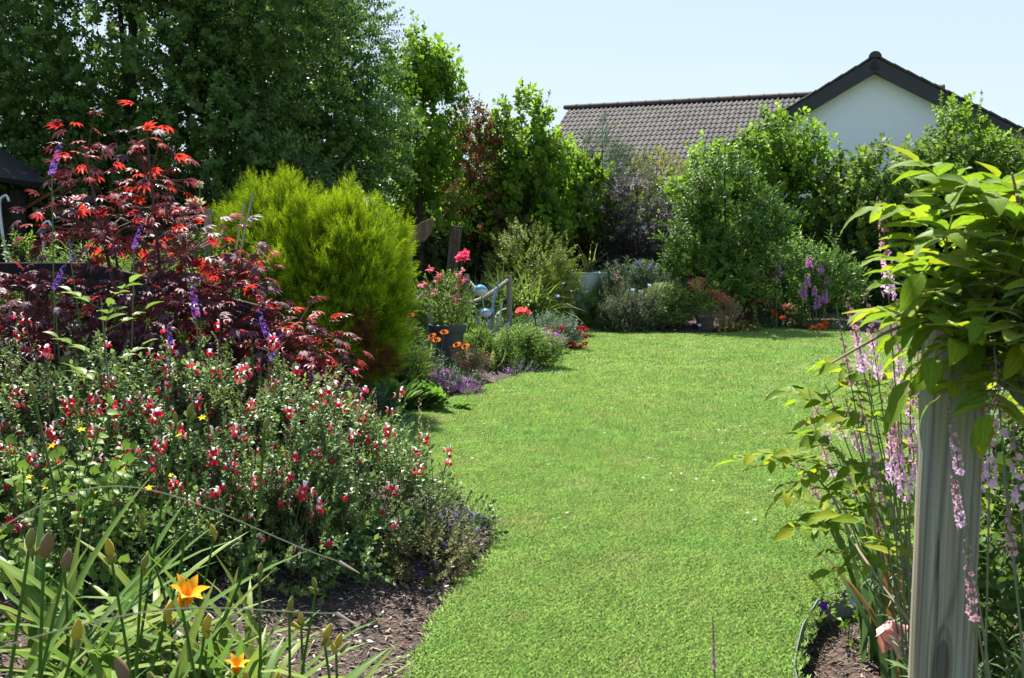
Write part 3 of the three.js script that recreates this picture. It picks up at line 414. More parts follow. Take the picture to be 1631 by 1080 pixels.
{ const t = thing('cut_back_iris', 'two broad pale green leaves arching from a cut stump', 'plant', gy(-0.25, -12.2)); for (const [a, l, e] of [[-1.35, 0.62, 0.75], [1.2, 0.5, 0.7], [1.5, 0.42, 0.45], [0, 0.3, 0.1]]) { const m = new THREE.Matrix4().makeRotationY(a).multiply(new THREE.Matrix4().makeRotationX(e)); m.scale(V(1.4, l, l)); placed('leaf', set45[e > 0.5 ? 2 : 0], mDayLeaf[0], t, new THREE.Matrix4().makeRotationY(Math.PI).multiply(m).setPosition(0, 0, 0)); } }
{ const t = thing('iris_fan', 'single upright cut iris fan at the mulch edge', 'plant', gy(0.02, -11.85)); for (let i = 0; i < 4; i++) placed('leaf', strap(0.36, 0.045, 0.1), mDayLeaf[i % 3], t, frame(V(i * 0.012 - 0.02, -0.02, 0), V(-0.1 + i * 0.07, 1, 0), rnd(-0.3, 0.3), 1)); }
for (const [x, z, s, lb] of [[-1.2, -12.7, 0.12, 'pale round stone next to the orange flowers'], [-0.85, -13.3, 0.14, 'white lumpy stone behind the cut iris'], [-0.62, -11.1, 0.07, 'small pale stone behind the mauve mat']]) {
  const g = new THREE.IcosahedronGeometry(s, 3), p = g.attributes.position, q = V(); for (let i = 0; i < p.count; i++) { q.fromBufferAttribute(p, i); const k = 1 + 0.5 * n3(q.x * 9 + x, q.y * 9, q.z * 9 + z); p.setXYZ(i, q.x * k * 1.2, q.y * k * 0.7, q.z * k); } g.computeVertexNormals();
  const o = part('garden_stone', g, new THREE.MeshStandardMaterial({ color: C(0.62, 0.6, 0.56), map: soilTex, roughness: 0.9 }), scene, [x, soilH(x, z) + s * 0.4, z]); o.name = numbered('garden_stone'); tag(o, lb, 'stone');
}
{ // orange daisies in front of the pot
  const hd = daisyG(14, 0.062, 0.45, 0.3), eye = headG(20, 0.03, petal, 0.5), m = fm(0.72, 0.17, 0.015), mc = sm(0.16, 0.05, 0.02, 0.9);
  const sets = [['tall orange daisy plant beside the conifer', -1.5, -11.2, [[0.28, 0.72, 0], [0.14, 0.78, 0.02], [0.0, 0.5, 0.1], [0.12, 0.42, 0.2], [-0.1, 0.36, 0.1]]], ['orange daisy plant against the dark plastic pot', -0.95, -11.1, [[0.0, 0.52, 0.05], [0.14, 0.56, 0], [0.3, 0.42, 0.1], [0.4, 0.4, 0.1], [0.06, 0.48, 0.14]]]];
  for (const [lb, x, z, fs] of sets) { const t = thing('orange_daisy', lb, 'flowers', gy(x, z), 'orange daisies'); stemsTo(t, fs.map(f => [V(f[0] * 0.3, -0.02, 0), V(...f)]), 0.005); for (const f of fs) { const o = placed('flower', hd, m, t, frame(V(...f), V(rnd(-0.4, 0.4), 1, 0.5), 0, 1)); part('flower_centre', eye, mc, o, [0, 0.006, 0]); } inst('foliage', S.narrow[0], mBlueGreen, t, crownPoints(34, [[-0.12, 0.12, 0, 0.2, 0.14, 0.14]], { up: 1, s: [0.5, 0.8] }), tint(9, [0.8, 0.8, 0.8], [1.2, 1.2, 1.1])); }
  // clutter of greens between conifer and pot
  for (const [x, z, w, hh, n, lb, kind, mm] of [[-1.75, -11.0, 0.5, 0.35, 420, 'silvery green weeds beneath the conifer', 'small', mBlueGreen], [-1.35, -10.5, 0.34, 0.26, 260, 'grassy fresh greens behind the plantain rosette', 'narrow', mFresh], [-0.55, -12.6, 0.3, 0.2, 200, 'fresh greens between pot and sculpture', 'narrow', mFresh], [-1.75, -10.2, 0.3, 0.25, 200, 'low silver greens at the conifer foot', 'tiny', mBlueGreen], [-1.65, -12.9, 0.45, 0.3, 300, 'tangled grassy greens left of the dark pot'.replace('left of', 'beside'), 'narrow', mFresh], [-0.85, -14.9, 0.6, 0.3, 360, 'low leafy greens behind the dark pot', 'small', mFresh], [0.3, -15.8, 0.6, 0.25, 300, 'low greens behind the coral carnation', 'narrow', mFresh], [-1.7, -14.5, 0.6, 0.55, 420, 'rough greens along the rope fence', 'narrow', mFresh]]) mound('green_ground_plant', lb, 'plant', x, z, [[0, hh * 0.5, 0, w, hh * 0.6, w * 0.7]], kind, mm, n, { up: 0.9 });
  mound('dried_stems_plant', 'brown dead stems cut short by the mauve mat', 'plant', -0.5, -11.5, [[0, 0.12, 0, 0.14, 0.14, 0.1]], 'lacy', sm(0.24, 0.15, 0.08, 0.9), 60, { up: 2 });
}
{ // black plastic pot with a pink flowered shrub
  const x = -0.84, z = -12.1, t = thing('plastic_pot', 'large dark plastic plant pot with a rolled rim', 'plant pot', gy(x, z)), m = sm(0.03, 0.036, 0.045, 0.42);
  const lathe = (a, n = 32) => new THREE.LatheGeometry(a.map(([r, y]) => new THREE.Vector2(r, y)), n);
  part('pot_wall', lathe([[0, 0], [0.165, 0], [0.172, 0.02], [0.222, 0.5], [0.21, 0.5], [0.16, 0.03], [0, 0.03]]), m, t); part('rim', lathe([[0.223, 0.42], [0.238, 0.425], [0.248, 0.52], [0.243, 0.53], [0.228, 0.53], [0.216, 0.5], [0.223, 0.42]]), m, t); part('potting_soil', lathe([[0, 0.47], [0.1, 0.475], [0.213, 0.465]]), mSoil, t);
  const b = thing('pink_penstemon', 'airy shrub with pink flowers growing in the dark pot', 'plant', [x, soilH(x, z) + 0.46, z]), pts = [];
  for (let i = 0; i < 9; i++) { const a = rnd(6.28); pts.push([V(Math.cos(a) * 0.08, 0, Math.sin(a) * 0.08), V(Math.cos(a) * 0.2, rnd(0.35, 0.6), Math.sin(a) * 0.2)]); } stemsTo(b, pts, 0.007, mTwig);
  inst('foliage', S.tiny[0], mFresh, b, crownPoints(330, [[0, 0.38, 0, 0.27, 0.3, 0.22], [0.02, 0.2, 0, 0.2, 0.2, 0.18]], { up: 0.8, gap: -0.3 }), tint(9, [0.8, 0.8, 0.8], [1.3, 1.2, 1]));
  const hd = headG(12, 0.05, petal); for (let i = 0; i < 17; i++) { const p = V(rnd(-0.34, 0.34), rnd(0.3, 0.8), rnd(-0.1, 0.2)); placed('flower', hd, pick([fm(0.75, 0.16, 0.22), fm(0.8, 0.3, 0.32)]), b, frame(p, rdir().add(V(0, 0.5, 0.6)), 0, rnd(0.7, 1.1))); part('stem', tube([V(p.x * 0.6, p.y - 0.2, p.z * 0.6), p], 0.003, 0.002, 3), mStem, b); }
  placed('flower', headG(40, 0.09, petal), fm(0.78, 0.09, 0.2), b, frame(V(0.2, 0.95, -0.05), UP)); part('stem', tube([V(0.05, 0.1, 0), V(0.2, 0.95, -0.05)], 0.004, 0.003, 4), mStem, b);
}
{ // metal flower sculpture with two glass buds
  const x = -0.4, z = -13.6, t = thing('metal_flower_sculpture', 'grey metal reed sculpture with two blue and white glass buds', 'sculpture', gy(x, z)), m = new THREE.MeshStandardMaterial({ color: C(0.24, 0.29, 0.34), metalness: 0.75, roughness: 0.42 }), st = new THREE.MeshStandardMaterial({ color: C(0.2, 0.19, 0.19), map: soilTex, roughness: 0.9 });
  part('stone_base', new THREE.LatheGeometry([[0, 0], [0.15, 0], [0.17, 0.08], [0.18, 0.24], [0.165, 0.255], [0, 0.255]].map(a => new THREE.Vector2(...a)), 20), st, t); part('side_stone', box(0.2, 0.22, 0.2, 0.22, 0.11, 0, 0.03), st, t);
  const glass = y => { const g = new THREE.SphereGeometry(1, 24, 16), p = g.attributes.position, col = []; for (let i = 0; i < p.count; i++) { const v = p.getY(i); p.setX(i, p.getX(i) * (1.1 - 0.25 * Math.abs(v))); const top = v > 0.15 + 0.1 * Math.sin(p.getX(i) * 7); col.push(...(top ? [0.09, 0.22, 0.36] : [0.52, 0.46, 0.5])); } g.setAttribute('color', new THREE.Float32BufferAttribute(col, 3)); return g; };
  const mg = new THREE.MeshPhysicalMaterial({ color: C(1, 1, 1), vertexColors: true, roughness: 0.12, clearcoat: 1, clearcoatRoughness: 0.05 });
  for (const [bx, by, r] of [[-0.06, 0.93, 0.105], [0.02, 0.6, 0.08]]) { const o = part('glass_bud', glass(), mg, t, [bx, by, 0.06]); o.scale.set(r, r * 0.85, r); part('stem', tube([V(0.02, 0.25, 0.03), V(bx + 0.05, by - 0.25, 0.05), V(bx, by, 0.05)], 0.014, 0.01, 6), m, t); const cap = part('bud_collar', daisyG(5, 0.1, 0.5, 0.9), m, t, [bx, by - r * 0.75, 0.06]); }
  for (const [bx, l, e, w] of [[0.1, 0.95, 0.12, 1.6], [0.14, 0.8, 0.05, 2], [0.17, 0.62, 0.3, 1.5], [-0.05, 0.7, -0.25, 1.4], [0.06, 1.35, 0.02, 0.5], [0.2, 0.35, 0.9, 1.5]]) placed('metal_leaf', strap(1, 0.03, 0.3), m, t, frame(V(bx * 0.7, 0.24, 0), V(e + 0.01, 1, 0), 1.57 + rnd(-0.5, 0.5), l, w, l));
}
{ // rope fence round the pond
  const rope = (pts, r, seg = 40) => { const c = new THREE.CatmullRomCurve3(pts), g = new GB(); for (let s = 0; s < 3; s++) { const q = []; const len = c.getLength(), tw = len / (r * 7); for (let i = 0; i <= seg; i++) { const t = i / seg, p = c.getPointAt(t), d = c.getTangentAt(t), x = V(0, 1, 0.01).cross(d).normalize(), y = d.clone().cross(x), a = t * tw * 6.28 + s * 2.094; q.push(p.addScaledVector(x, Math.cos(a) * r * 0.5).addScaledVector(y, Math.sin(a) * r * 0.5)); } const cc = new THREE.CatmullRomCurve3(q); g.add(new THREE.TubeGeometry(cc, seg * 2, r * 0.56, 6)); } return g.build(); };
  globalThis.ropeG = rope;
  const mRope = sm(0.27, 0.24, 0.2, 0.95), P = [[-1.2, -13.5, 1.12], [-0.8, -16.3, 1.2], [-0.05, -15.4, 1.2], [-2.3, -13.0, 0.85]];
  P.forEach(([x, z, h], i) => { const o = part('rope_post', tube([V(0, -0.2, 0), V(0.01, h - soilH(x, z), 0)], 0.05, 0.048, 10), mGreyWood, scene, [x, soilH(x, z), z]); o.name = numbered('rope_post'); tag(o, ['short grey round post behind the pink flowered pot plant', 'short post with rope beyond the pink flowers', 'short post behind the metal sculpture', 'short post close to the conifer'][i], 'post', 'rope fence posts'); });
  const seg = (a, b, sag, lb) => { const A = V(P[a][0], P[a][2] - 0.06, P[a][1]), B = V(P[b][0], P[b][2] - 0.06, P[b][1]), M = A.clone().lerp(B, 0.5); M.y -= sag; const o = part('fence_rope', rope([A, A.clone().lerp(M, 0.55).add(V(0, -sag * 0.15, 0)), M, B.clone().lerp(M, 0.55).add(V(0, -sag * 0.15, 0)), B], 0.028), mRope, scene); o.name = numbered('fence_rope'); tag(o, lb, 'rope'); };
  seg(0, 3, 0.3, 'thick rope sagging from the post towards the conifer'); seg(0, 2, 0.28, 'thick rope swag running behind the metal sculpture'); seg(2, 1, 0.3, 'rope swag hanging beyond the pink flowers');
}
{ const t = thing('crocosmia_clump', 'big arching clump of long grassy leaves behind the carnation', 'plant', gy(0.1, -16.2)); clump(t, set45, mDayLeaf, 190, { r: 0.4, len: [0.85, 1.4], lean: [0.02, 0.6] }); }
for (const [x, z, n, l, lb] of [[-1.1, -15.3, 70, [0.7, 1.1], 'patch of upright reedy leaves beyond the rope'], [-1.75, -16.2, 60, [0.9, 1.3], 'reedy leaves under the wooden paddle'], [-0.45, -16.8, 60, [0.8, 1.2], 'reedy leaves beside the small leaved shrub']]) { const t = thing('reed_clump', lb, 'plant', gy(x, z)); clump(t, set30, mIrisLeaf, Math.round(n * 1.6), { r: 0.42, len: l, lean: [0.02, 0.3] }); }
tree('small_leaved_shrub', 'rounded yellow green small leaved shrub beyond the grassy clump', 'shrub', [0.32, 0.05, -18.1], [[0.05, 1.15, 0, 0.75, 0.75, 0.6], [0.5, 0.85, 0, 0.42, 0.55, 0.5], [-0.45, 0.75, 0.1, 0.45, 0.5, 0.5], [0, 0.5, 0.1, 0.85, 0.5, 0.6]], 'small', lm(0.16, 0.21, 0.035, { coat: 0.25 }), 1400, { shoots: 12, shootLen: 0.4, trunk: 0.04 });
{ const o = thing('wooden_paddle', 'tilted weathered wooden blade sticking up past the conifer', 'ornament', [-1.5, 0, -13]); const s = new THREE.Shape(); s.moveTo(0, 0); s.quadraticCurveTo(0.05, 0.28, 0.32, 0.32); s.quadraticCurveTo(0.36, 0.2, 0.2, 0.02); s.closePath(); const b = new THREE.ExtrudeGeometry(s, { depth: 0.03, bevelEnabled: true, bevelSize: 0.008, bevelThickness: 0.006 }); part('blade', b, new THREE.MeshStandardMaterial({ color: C(0.2, 0.13, 0.08), map: woodTex, roughness: 0.8 }), o, [0.08, 1.72, 0]); part('shaft', tube([V(0, 0, 0), V(0.12, 1.78, 0.015)], 0.02, 0.018, 8), mGreyWood, o); }
{ const o = thing('leaning_plank', 'old grey plank leaning under the dark trees', 'plank', [-1.25, 0, -17]); const b = box(0.2, 2.1, 0.05, 0, 1.02, 0, 0.008); b.rotateZ(-0.12); part('board', b, mBark, o); }
{ // woven hurdle fence
  const mW = sm(0.05, 0.038, 0.03, 0.95);
  for (let k = 0; k < 3; k++) { const t = thing('hurdle_fence', ['woven brown hurdle panel behind the dark birch', 'woven brown hurdle panel below the slender hazel', 'woven brown hurdle panel below the red leaved shrub'][k], 'fence', [-5.0 + k * 1.85, 0, -22.0]); for (let i = 0; i < 6; i++) part('upright', tube([V(i * 0.36, 0, 0), V(i * 0.36 + rnd(-0.02, 0.02), 2.55, 0)], 0.025, 0.02, 6), mW, t); for (let r = 0; r < 42; r++) { const pts = []; for (let i = 0; i <= 6; i++) pts.push(V(i * 0.3, 0.06 + r * 0.058 + rnd(-0.012, 0.012), ((i + r) % 2 ? 0.035 : -0.035))); part('woven_rod', tube(pts, 0.022, 0.018, 4), mW, t); } }
}

// ---------------------------------------------------------------- far island bed
{
  const lathe = (a, n = 28) => new THREE.LatheGeometry(a.map(([r, y]) => new THREE.Vector2(r, y)), n);
  const t = thing('galvanised_tub', 'tall pale grey metal tub holding a spiky plant', 'plant pot', gy(1.62, -20.0)); part('tub_wall', lathe([[0, 0], [0.3, 0], [0.42, 1.12], [0.4, 1.12], [0.29, 0.05], [0, 0.05]]), new THREE.MeshStandardMaterial({ color: C(0.42, 0.48, 0.47), roughness: 0.5, metalness: 0.3 }), t); part('rim', new THREE.TorusGeometry(0.415, 0.018, 6, 28).rotateX(Math.PI / 2), sm(0.42, 0.48, 0.47, 0.5), t, [0, 1.12, 0]); part('potting_soil', lathe([[0, 1.05], [0.395, 1.04]]), mSoil, t);
  const c = thing('cordyline', 'yellow striped spiky cordyline growing in the metal tub', 'plant', gy(1.62, -20, 1.04)); clump(c, set30, [lm(0.3, 0.27, 0.06), lm(0.15, 0.2, 0.05), lm(0.33, 0.22, 0.05)], 24, { r: 0.08, len: [0.5, 0.95], lean: [0.05, 0.7] });
  flowerMat('pale_pink_diascia', 'pale pink trailing flowers at the foot of the metal tub', 1.9, -19.5, [[0, 0.5, 0, 0.28, 0.55, 0.2]], mBlueGreen, four, fm(0.6, 0.35, 0.36), 130, { leaves: 200 });
}
mound('cistus_shrub', 'round small leaved shrub with pale flowers on the lawn corner', 'shrub', 2.4, -18.5, [[0, 0.42, 0, 0.58, 0.5, 0.4], [-0.2, 0.3, 0.1, 0.5, 0.4, 0.35]], 'tiny', lm(0.075, 0.10, 0.055), 1700, { s: [0.9, 1.4] });
mound('green_ground_plant', 'feathery light green plant between the tub and cistus', 'plant', 1.6, -19.3, [[0.1, 0.4, 0, 0.55, 0.5, 0.35]], 'small', mFresh, 460, { up: 1 });
mound('green_ground_plant', 'soft light green plant beside the stone planter', 'plant', 3.1, -18.7, [[0, 0.32, 0, 0.42, 0.4, 0.3]], 'narrow', lm(0.15, 0.22, 0.06), 620, { up: 1.2 });
mound('green_ground_plant', 'tall mixed greens behind the cistus', 'plant', 2.7, -19.6, [[0, 0.6, 0, 0.9, 0.6, 0.4]], 'narrow', mBlueGreen, 800, { up: 1.2 });
mound('sweet_pea_plant', 'blue green climbing sweet pea with a pale lilac bloom', 'plant', 3.2, -19.3, [[0, 0.7, 0, 0.28, 0.7, 0.25]], 'hazel', lm(0.10, 0.17, 0.10), 60, { s: [0.4, 0.7] });
{ // yellow blade fan
  const t = thing('yellow_fan_leaves', 'yellow green upright blades beside the round cistus', 'plant', gy(1.95, -18.55)); clump(t, set30, lm(0.26, 0.3, 0.04), 12, { r: 0.06, len: [0.4, 0.65], lean: [0.02, 0.5] });
  const irisG = (() => { const g = new GB(), p = leafG(1, 0.6, { n: 3, shape: 'spoon', curve: 0.9 }); for (let i = 0; i < 6; i++) { const a = i * 1.047; g.add(p, frame(V(0, 0, 0), V(Math.cos(a), i % 2 ? 1.6 : 0.1, Math.sin(a)), 0, 0.09)); } return g.build(); })();
  for (const [x, z, h, lb] of [[2.62, -19.4, 1.32, 'taller violet iris against the dark elder'], [2.87, -19.3, 1.2, 'shorter violet iris against the dark elder']]) { const q = thing('violet_iris', lb, 'flower', gy(x, z)); stemsTo(q, [[V(0, 0, 0), V(0, h, 0)]], 0.008); placed('flower', irisG, fm(0.09, 0.05, 0.36), q, frame(V(0, h, 0), UP)); clump(q, set30, mIrisLeaf, 8, { r: 0.05, len: [0.5, 0.8], lean: [0.02, 0.2] }); }
  const sp = spikeG(26, 0.34, 0.055, petal);
  for (const [x, z, h] of [[2.0, -19.7, 0.82], [2.18, -19.6, 0.98], [2.33, -19.7, 0.75], [2.25, -19.5, 0.65], [1.92, -19.4, 0.6]]) { const q = thing('pink_spike_flower', 'tall dusty pink flower spike between the tub and irises', 'flower', gy(x, z), 'dusty pink spikes by the tub'); stemsTo(q, [[V(0, 0, 0), V(0, h, 0)]], 0.007); placed('flower_spike', sp, fm(0.5, 0.27, 0.27), q, frame(V(0, h, 0), V(rnd(-0.1, 0.1), 1, 0))); clump(q, set12, mIrisLeaf, 8, { r: 0.05, len: [0.3, 0.5], lean: [0.1, 0.6] }); }
  const bl = daisyG(6, 0.035, 0.6); for (const [x, z, h] of [[2.45, -18.9, 0.85], [2.6, -18.95, 0.8], [2.8, -19, 0.88], [0.95, -17.2, 1.0], [1.1, -17.3, 0.85], [0.85, -17.3, 0.75], [3.65, -18.1, 0.16], [3.05, -19, 0.75]]) { const q = thing('pale_blue_flower', h < 0.3 ? 'single low pale blue flower at the mulch edge by the planter' : x < 1.5 ? 'small pale blue flower against the rounded small leaved shrub' : 'small pale blue flower on a thin stem above the cistus', 'flower', gy(x, z), x < 1.5 ? 'pale blue flowers by the small leaved shrub' : 'pale blue flowers above the cistus'); stemsTo(q, [[V(0, 0, 0), V(0, h, 0)]], 0.005); placed('flower', bl, fm(0.36, 0.45, 0.75), q, frame(V(0, h, 0), V(0, 1, 0.6), 0, rnd(1, 1.6))); }
}
{ // stone planter with pink alstroemeria
  const x = 3.83, z = -18.45, t = thing('stone_planter', 'small square grey stone planter on the mulch', 'planter', gy(x, z)), st = new THREE.MeshStandardMaterial({ color: C(0.3, 0.29, 0.27), map: soilTex, bumpMap: soilBump, bumpScale: 0.02, roughness: 0.95 });
  const g = new THREE.CylinderGeometry(0.22, 0.175, 0.26, 4, 1); g.rotateY(Math.PI / 4); part('planter_body', g, st, t, [0, 0.13, 0]); part('rim', box(0.34, 0.04, 0.34, 0, 0.275, 0, 0.01), st, t);
  const a = thing('pink_alstroemeria', 'leaning coral pink flowers growing from the stone planter', 'flowers', [x, soilH(x, z) + 0.29, z]), hd = headG(22, 0.08, petalThin); const pts = [];
  for (const [px, py, pz] of [[-0.3, 0.66, 0], [-0.22, 0.55, 0.05], [-0.12, 0.7, 0], [-0.1, 0.6, 0.1], [0, 0.66, -0.05], [-0.15, 0.5, 0], [0.05, 0.5, 0.1], [0.15, 0.45, 0], [0.22, 0.4, 0.05], [0.3, 0.42, 0], [0.35, 0.33, 0.05], [0.45, 0.32, 0], [0.5, 0.27, 0], [0.25, 0.3, 0.1], [0.1, 0.36, 0.12]]) { placed('flower', hd, pick([fm(0.72, 0.14, 0.18), fm(0.8, 0.24, 0.22)]), a, frame(V(px, py, pz), rdir().add(V(0, 0.7, 0.4)), 0, rnd(0.8, 1.15))); pts.push([V(px * 0.2, 0, 0), V(px, py, pz)]); } stemsTo(a, pts, 0.006); inst('foliage', S.narrow[0], mFresh, a, crownPoints(50, [[0, 0.3, 0, 0.2, 0.28, 0.15]], { up: 1 }), tint(7, [0.9, 0.9, 0.9], [1.2, 1.2, 1]));
}
{ const t = thing('red_phormium', 'fan of dark red sword leaves behind the yellow flowers', 'plant', gy(4.75, -18.9)); clump(t, set45, [lm(0.16, 0.035, 0.022), lm(0.2, 0.06, 0.03), lm(0.1, 0.03, 0.02)], 34, { r: 0.1, len: [0.5, 0.85], lean: [0.05, 0.85] }); }
flowerMat('yellow_rock_rose', 'low mound of buff and yellow flowers at the lawn tip', 4.5, -18.35, [[0, 0.1, 0, 0.45, 0.15, 0.2]], mFresh, daisyG(5, 0.03, 0.8), fm(0.75, 0.5, 0.12), 60, { leaves: 240 });
mound('dried_stems_plant', 'straw brown withered plant near the stone planter', 'plant', 4.3, -18.5, [[0, 0.25, 0, 0.22, 0.3, 0.15]], 'lacy', sm(0.33, 0.22, 0.11, 0.9), 120, { up: 1.6 });
{ const hd = headG(14, 0.05, petal), m = fm(0.7, 0.07, 0.02); for (const [x, z, h] of [[4.95, -18.9, 0.72], [5.15, -18.9, 0.7], [5.3, -18.7, 0.45], [5.25, -18.8, 0.52], [5.42, -18.7, 0.4]]) { const q = thing('orange_geum', 'small orange red flower on a wiry stem', 'flower', gy(x, z), 'orange geums by the red sword leaves'); stemsTo(q, [[V(0.05, 0, 0), V(0, h, 0)]], 0.004); placed('flower', hd, m, q, frame(V(0, h, 0), UP)); } }
mound('green_ground_plant', 'broad leaved greens below the orange geums', 'plant', 5.15, -19.4, [[0, 0.25, 0, 0.55, 0.35, 0.25]], 'glossy', lm(0.06, 0.11, 0.04), 260, { up: 0.5 });
{ const t = thing('grass_tussock', 'tall grassy tussock behind the orange geums', 'plant', gy(5.4, -19.6)); clump(t, set12, mIrisLeaf, 60, { r: 0.25, len: [0.6, 1.1], lean: [0.02, 0.5] }); const u = thing('grass_tussock', 'bright upright blades behind the terracotta pot', 'plant', gy(5.95, -19.35)); clump(u, set30, mDayLeaf, 26, { r: 0.14, len: [0.5, 0.85], lean: [0.02, 0.4] }); const w = thing('grass_tussock', 'short bluish grass past the terracotta pot', 'plant', gy(6.75, -18.7)); clump(w, set12, mIrisLeaf, 90, { r: 0.4, len: [0.25, 0.45], lean: [0.05, 0.7] }); }
flowerMat('peach_azalea', 'peach coloured flowering plant beside the terracotta pot', 5.62, -19.2, [[0, 0.32, 0, 0.2, 0.36, 0.18]], mFresh, headG(8, 0.05, petal), fm(0.75, 0.36, 0.2), 46, { leaves: 140 });
{ // terracotta pot, begonia, canna
  const x = 6.05, z = -18.95, lathe = (a, n = 28) => new THREE.LatheGeometry(a.map(([r, y]) => new THREE.Vector2(r, y)), n), tc = new THREE.MeshStandardMaterial({ color: C(0.3, 0.12, 0.07), map: soilTex, roughness: 0.9 });
  const t = thing('terracotta_pot', 'brown terracotta pot with orange blooms hanging over it', 'plant pot', gy(x, z)); part('pot_wall', lathe([[0, 0], [0.15, 0], [0.2, 0.22], [0.19, 0.22], [0.14, 0.02], [0, 0.02]]), tc, t); part('rim', lathe([[0.2, 0.2], [0.22, 0.2], [0.225, 0.27], [0.2, 0.27], [0.2, 0.2]]), tc, t); part('potting_soil', lathe([[0, 0.24], [0.2, 0.235]]), mSoil, t);
  const b = thing('orange_begonia', 'cluster of bright orange begonia blooms on the pot', 'flowers', [x, soilH(x, z) + 0.24, z]), hd = headG(26, 0.085, petal); for (const [a, y, c] of [[0.0, -0.06, 0.26], [0.12, -0.02, 0.26], [0.22, -0.07, 0.22], [0.06, -0.15, 0.26], [0.18, -0.16, 0.24], [0.28, 0.02, 0.15], [0.3, -0.14, 0.2]]) placed('flower', hd, pick([fm(0.8, 0.15, 0.03), fm(0.8, 0.24, 0.08)]), b, frame(V(a, y, c), V(0, 0.4, 1), 0, rnd(0.85, 1.1))); inst('foliage', S.small[0], mHazelDark, b, crownPoints(60, [[0.1, 0.05, 0.05, 0.25, 0.16, 0.2]], { min: -0.2 }), tint(7, [0.8, 0.8, 0.8], [1.2, 1.2, 1]));
  const c = thing('canna', 'broad bronze canna leaves behind the terracotta pot', 'plant', gy(6.2, -19.25)), cl = leafG(1, 0.42, { n: 5, curve: 0.35, fold: 0.25 }), cm = [lm(0.24, 0.09, 0.025, { tr: 0.5 }), lm(0.1, 0.03, 0.02)]; [[0.05, 0.62, 0.2, 0], [-0.1, 0.5, -0.2, 1], [0.35, 0.55, 0.7, 1], [0.5, 0.4, 1.1, 1]].forEach(([a, l, e, i]) => placed('leaf', cl, cm[i], c, frame(V(0.02, 0.2, 0), V(e, 1, 0.1), rnd(-0.4, 0.4), l))); stemsTo(c, [[V(0, 0, 0), V(0.02, 0.45, 0)]], 0.02);
}
{ const tints = [C(0.55, 0.25, 0.52), C(0.58, 0.28, 0.55), C(0.5, 0.26, 0.42), C(0.3, 0.32, 0.16)], sp = spikeG(26, 0.42, 0.12, bell, { droop: -0.75, tints, taper: 0.6 }), m = fm(1, 1, 1, { vc: true }); for (const [x, z, h, s] of [[6.05, -19.1, 1.3, 0.9], [6.36, -19.2, 1.18, 0.8], [5.32, -19.1, 1.15, 1.0], [5.42, -19.0, 1.1, 1.2], [4.92, -18.9, 1.05, 0.9], [6.0, -18.95, 0.92, 0.9], [5.92, -18.9, 0.7, 1], [6.1, -18.9, 0.72, 0.7], [6.33, -18.9, 0.6, 0.9], [6.42, -19.1, 0.95, 0.6], [6.2, -18.85, 0.48, 0.9]]) { const q = thing('foxglove', x < 5.5 ? 'purple foxglove against the tall evergreen shrub behind the stone planter' : h > 0.9 ? 'tall foxglove spike reaching up before the rounded rhododendron' : 'short pinkish foxglove spike near the terracotta pot', 'flower', gy(x, z), x < 5.5 ? 'foxgloves by the tall evergreen' : h > 0.9 ? 'tall foxgloves by the rhododendron' : 'short foxgloves by the pot'); const top = V(rnd(-0.05, 0.05), h - soilH(x, z), 0); stemsTo(q, [[V(0, -0.02, 0), top]], 0.009); placed('flower_spike', sp, m, q, frame(top, V(rnd(-0.1, 0.1), 1, 0.05), rnd(6), s * 0.62)); clump(q, [leafG(1, 0.3, { n: 3, curve: 0.5 })], lm(0.10, 0.16, 0.06), 7, { r: 0.05, len: [0.15, 0.3], lean: [0.5, 1.3] }); } }

// ---------------------------------------------------------------- behind the red maple
{
  const t = thing('timber_shelter', 'dark open timber shelter with a sloping roof beneath the birch', 'shelter', [-7.35, -0.15, -10.4]), mD = sm(0.02, 0.017, 0.015, 0.95);
  for (const [x, z] of [[-1.5, 0.8], [1.25, 0.8], [-1.5, -1.2], [1.25, -1.2]]) part('post', box(0.12, 2.5, 0.12, x, 1.25, z), mD, t);
  for (const s of [-1, 1]) { const b = box(2.1, 0.06, 2.6, 0, 0, 0); b.translate(s * 1.0, 0, -0.2); b.rotateZ(-s * 0.62); b.translate(-0.12, 3.75, 0); part('roof_slope', b, mD, t); const r = box(2.15, 0.14, 0.05, 0, 0, 0); r.translate(s * 1.02, -0.1, 1.1); r.rotateZ(-s * 0.62); r.translate(-0.12, 3.75, 0.03); part('rafter', r, sm(0.06, 0.053, 0.046, 0.9), t); }
  for (let i = 0; i < 18; i++) part('back_board', box(0.15, 2.4, 0.03, -1.5 + i * 0.16, 1.25, -1.3, 0.005), mD, t);
}
for (const [x, z, h, lb] of [[-4.35, -8.0, 1.98, 'taller curled metal crook standing by the shelter'], [-4.05, -8.1, 1.78, 'shorter curled metal crook standing by the shelter']]) { const t = thing('metal_crook', lb, 'ornament', gy(x, z)), m = sm(0.4, 0.42, 0.48, 0.35, { metalness: 0.6 }), p = [V(0, -0.1, 0), V(0.04, h * 0.6, 0), V(-0.01, h - 0.2, 0), V(0.0, h - 0.06, 0), V(0.05, h - 0.03, 0), V(0.07, h - 0.08, 0)]; part('rod', tube(p, 0.014, 0.011, 6), m, t); part('foot_spike', tube([V(-0.03, 0, 0), V(0.06, 0.01, 0)], 0.01, 0.01, 5), m, t); }
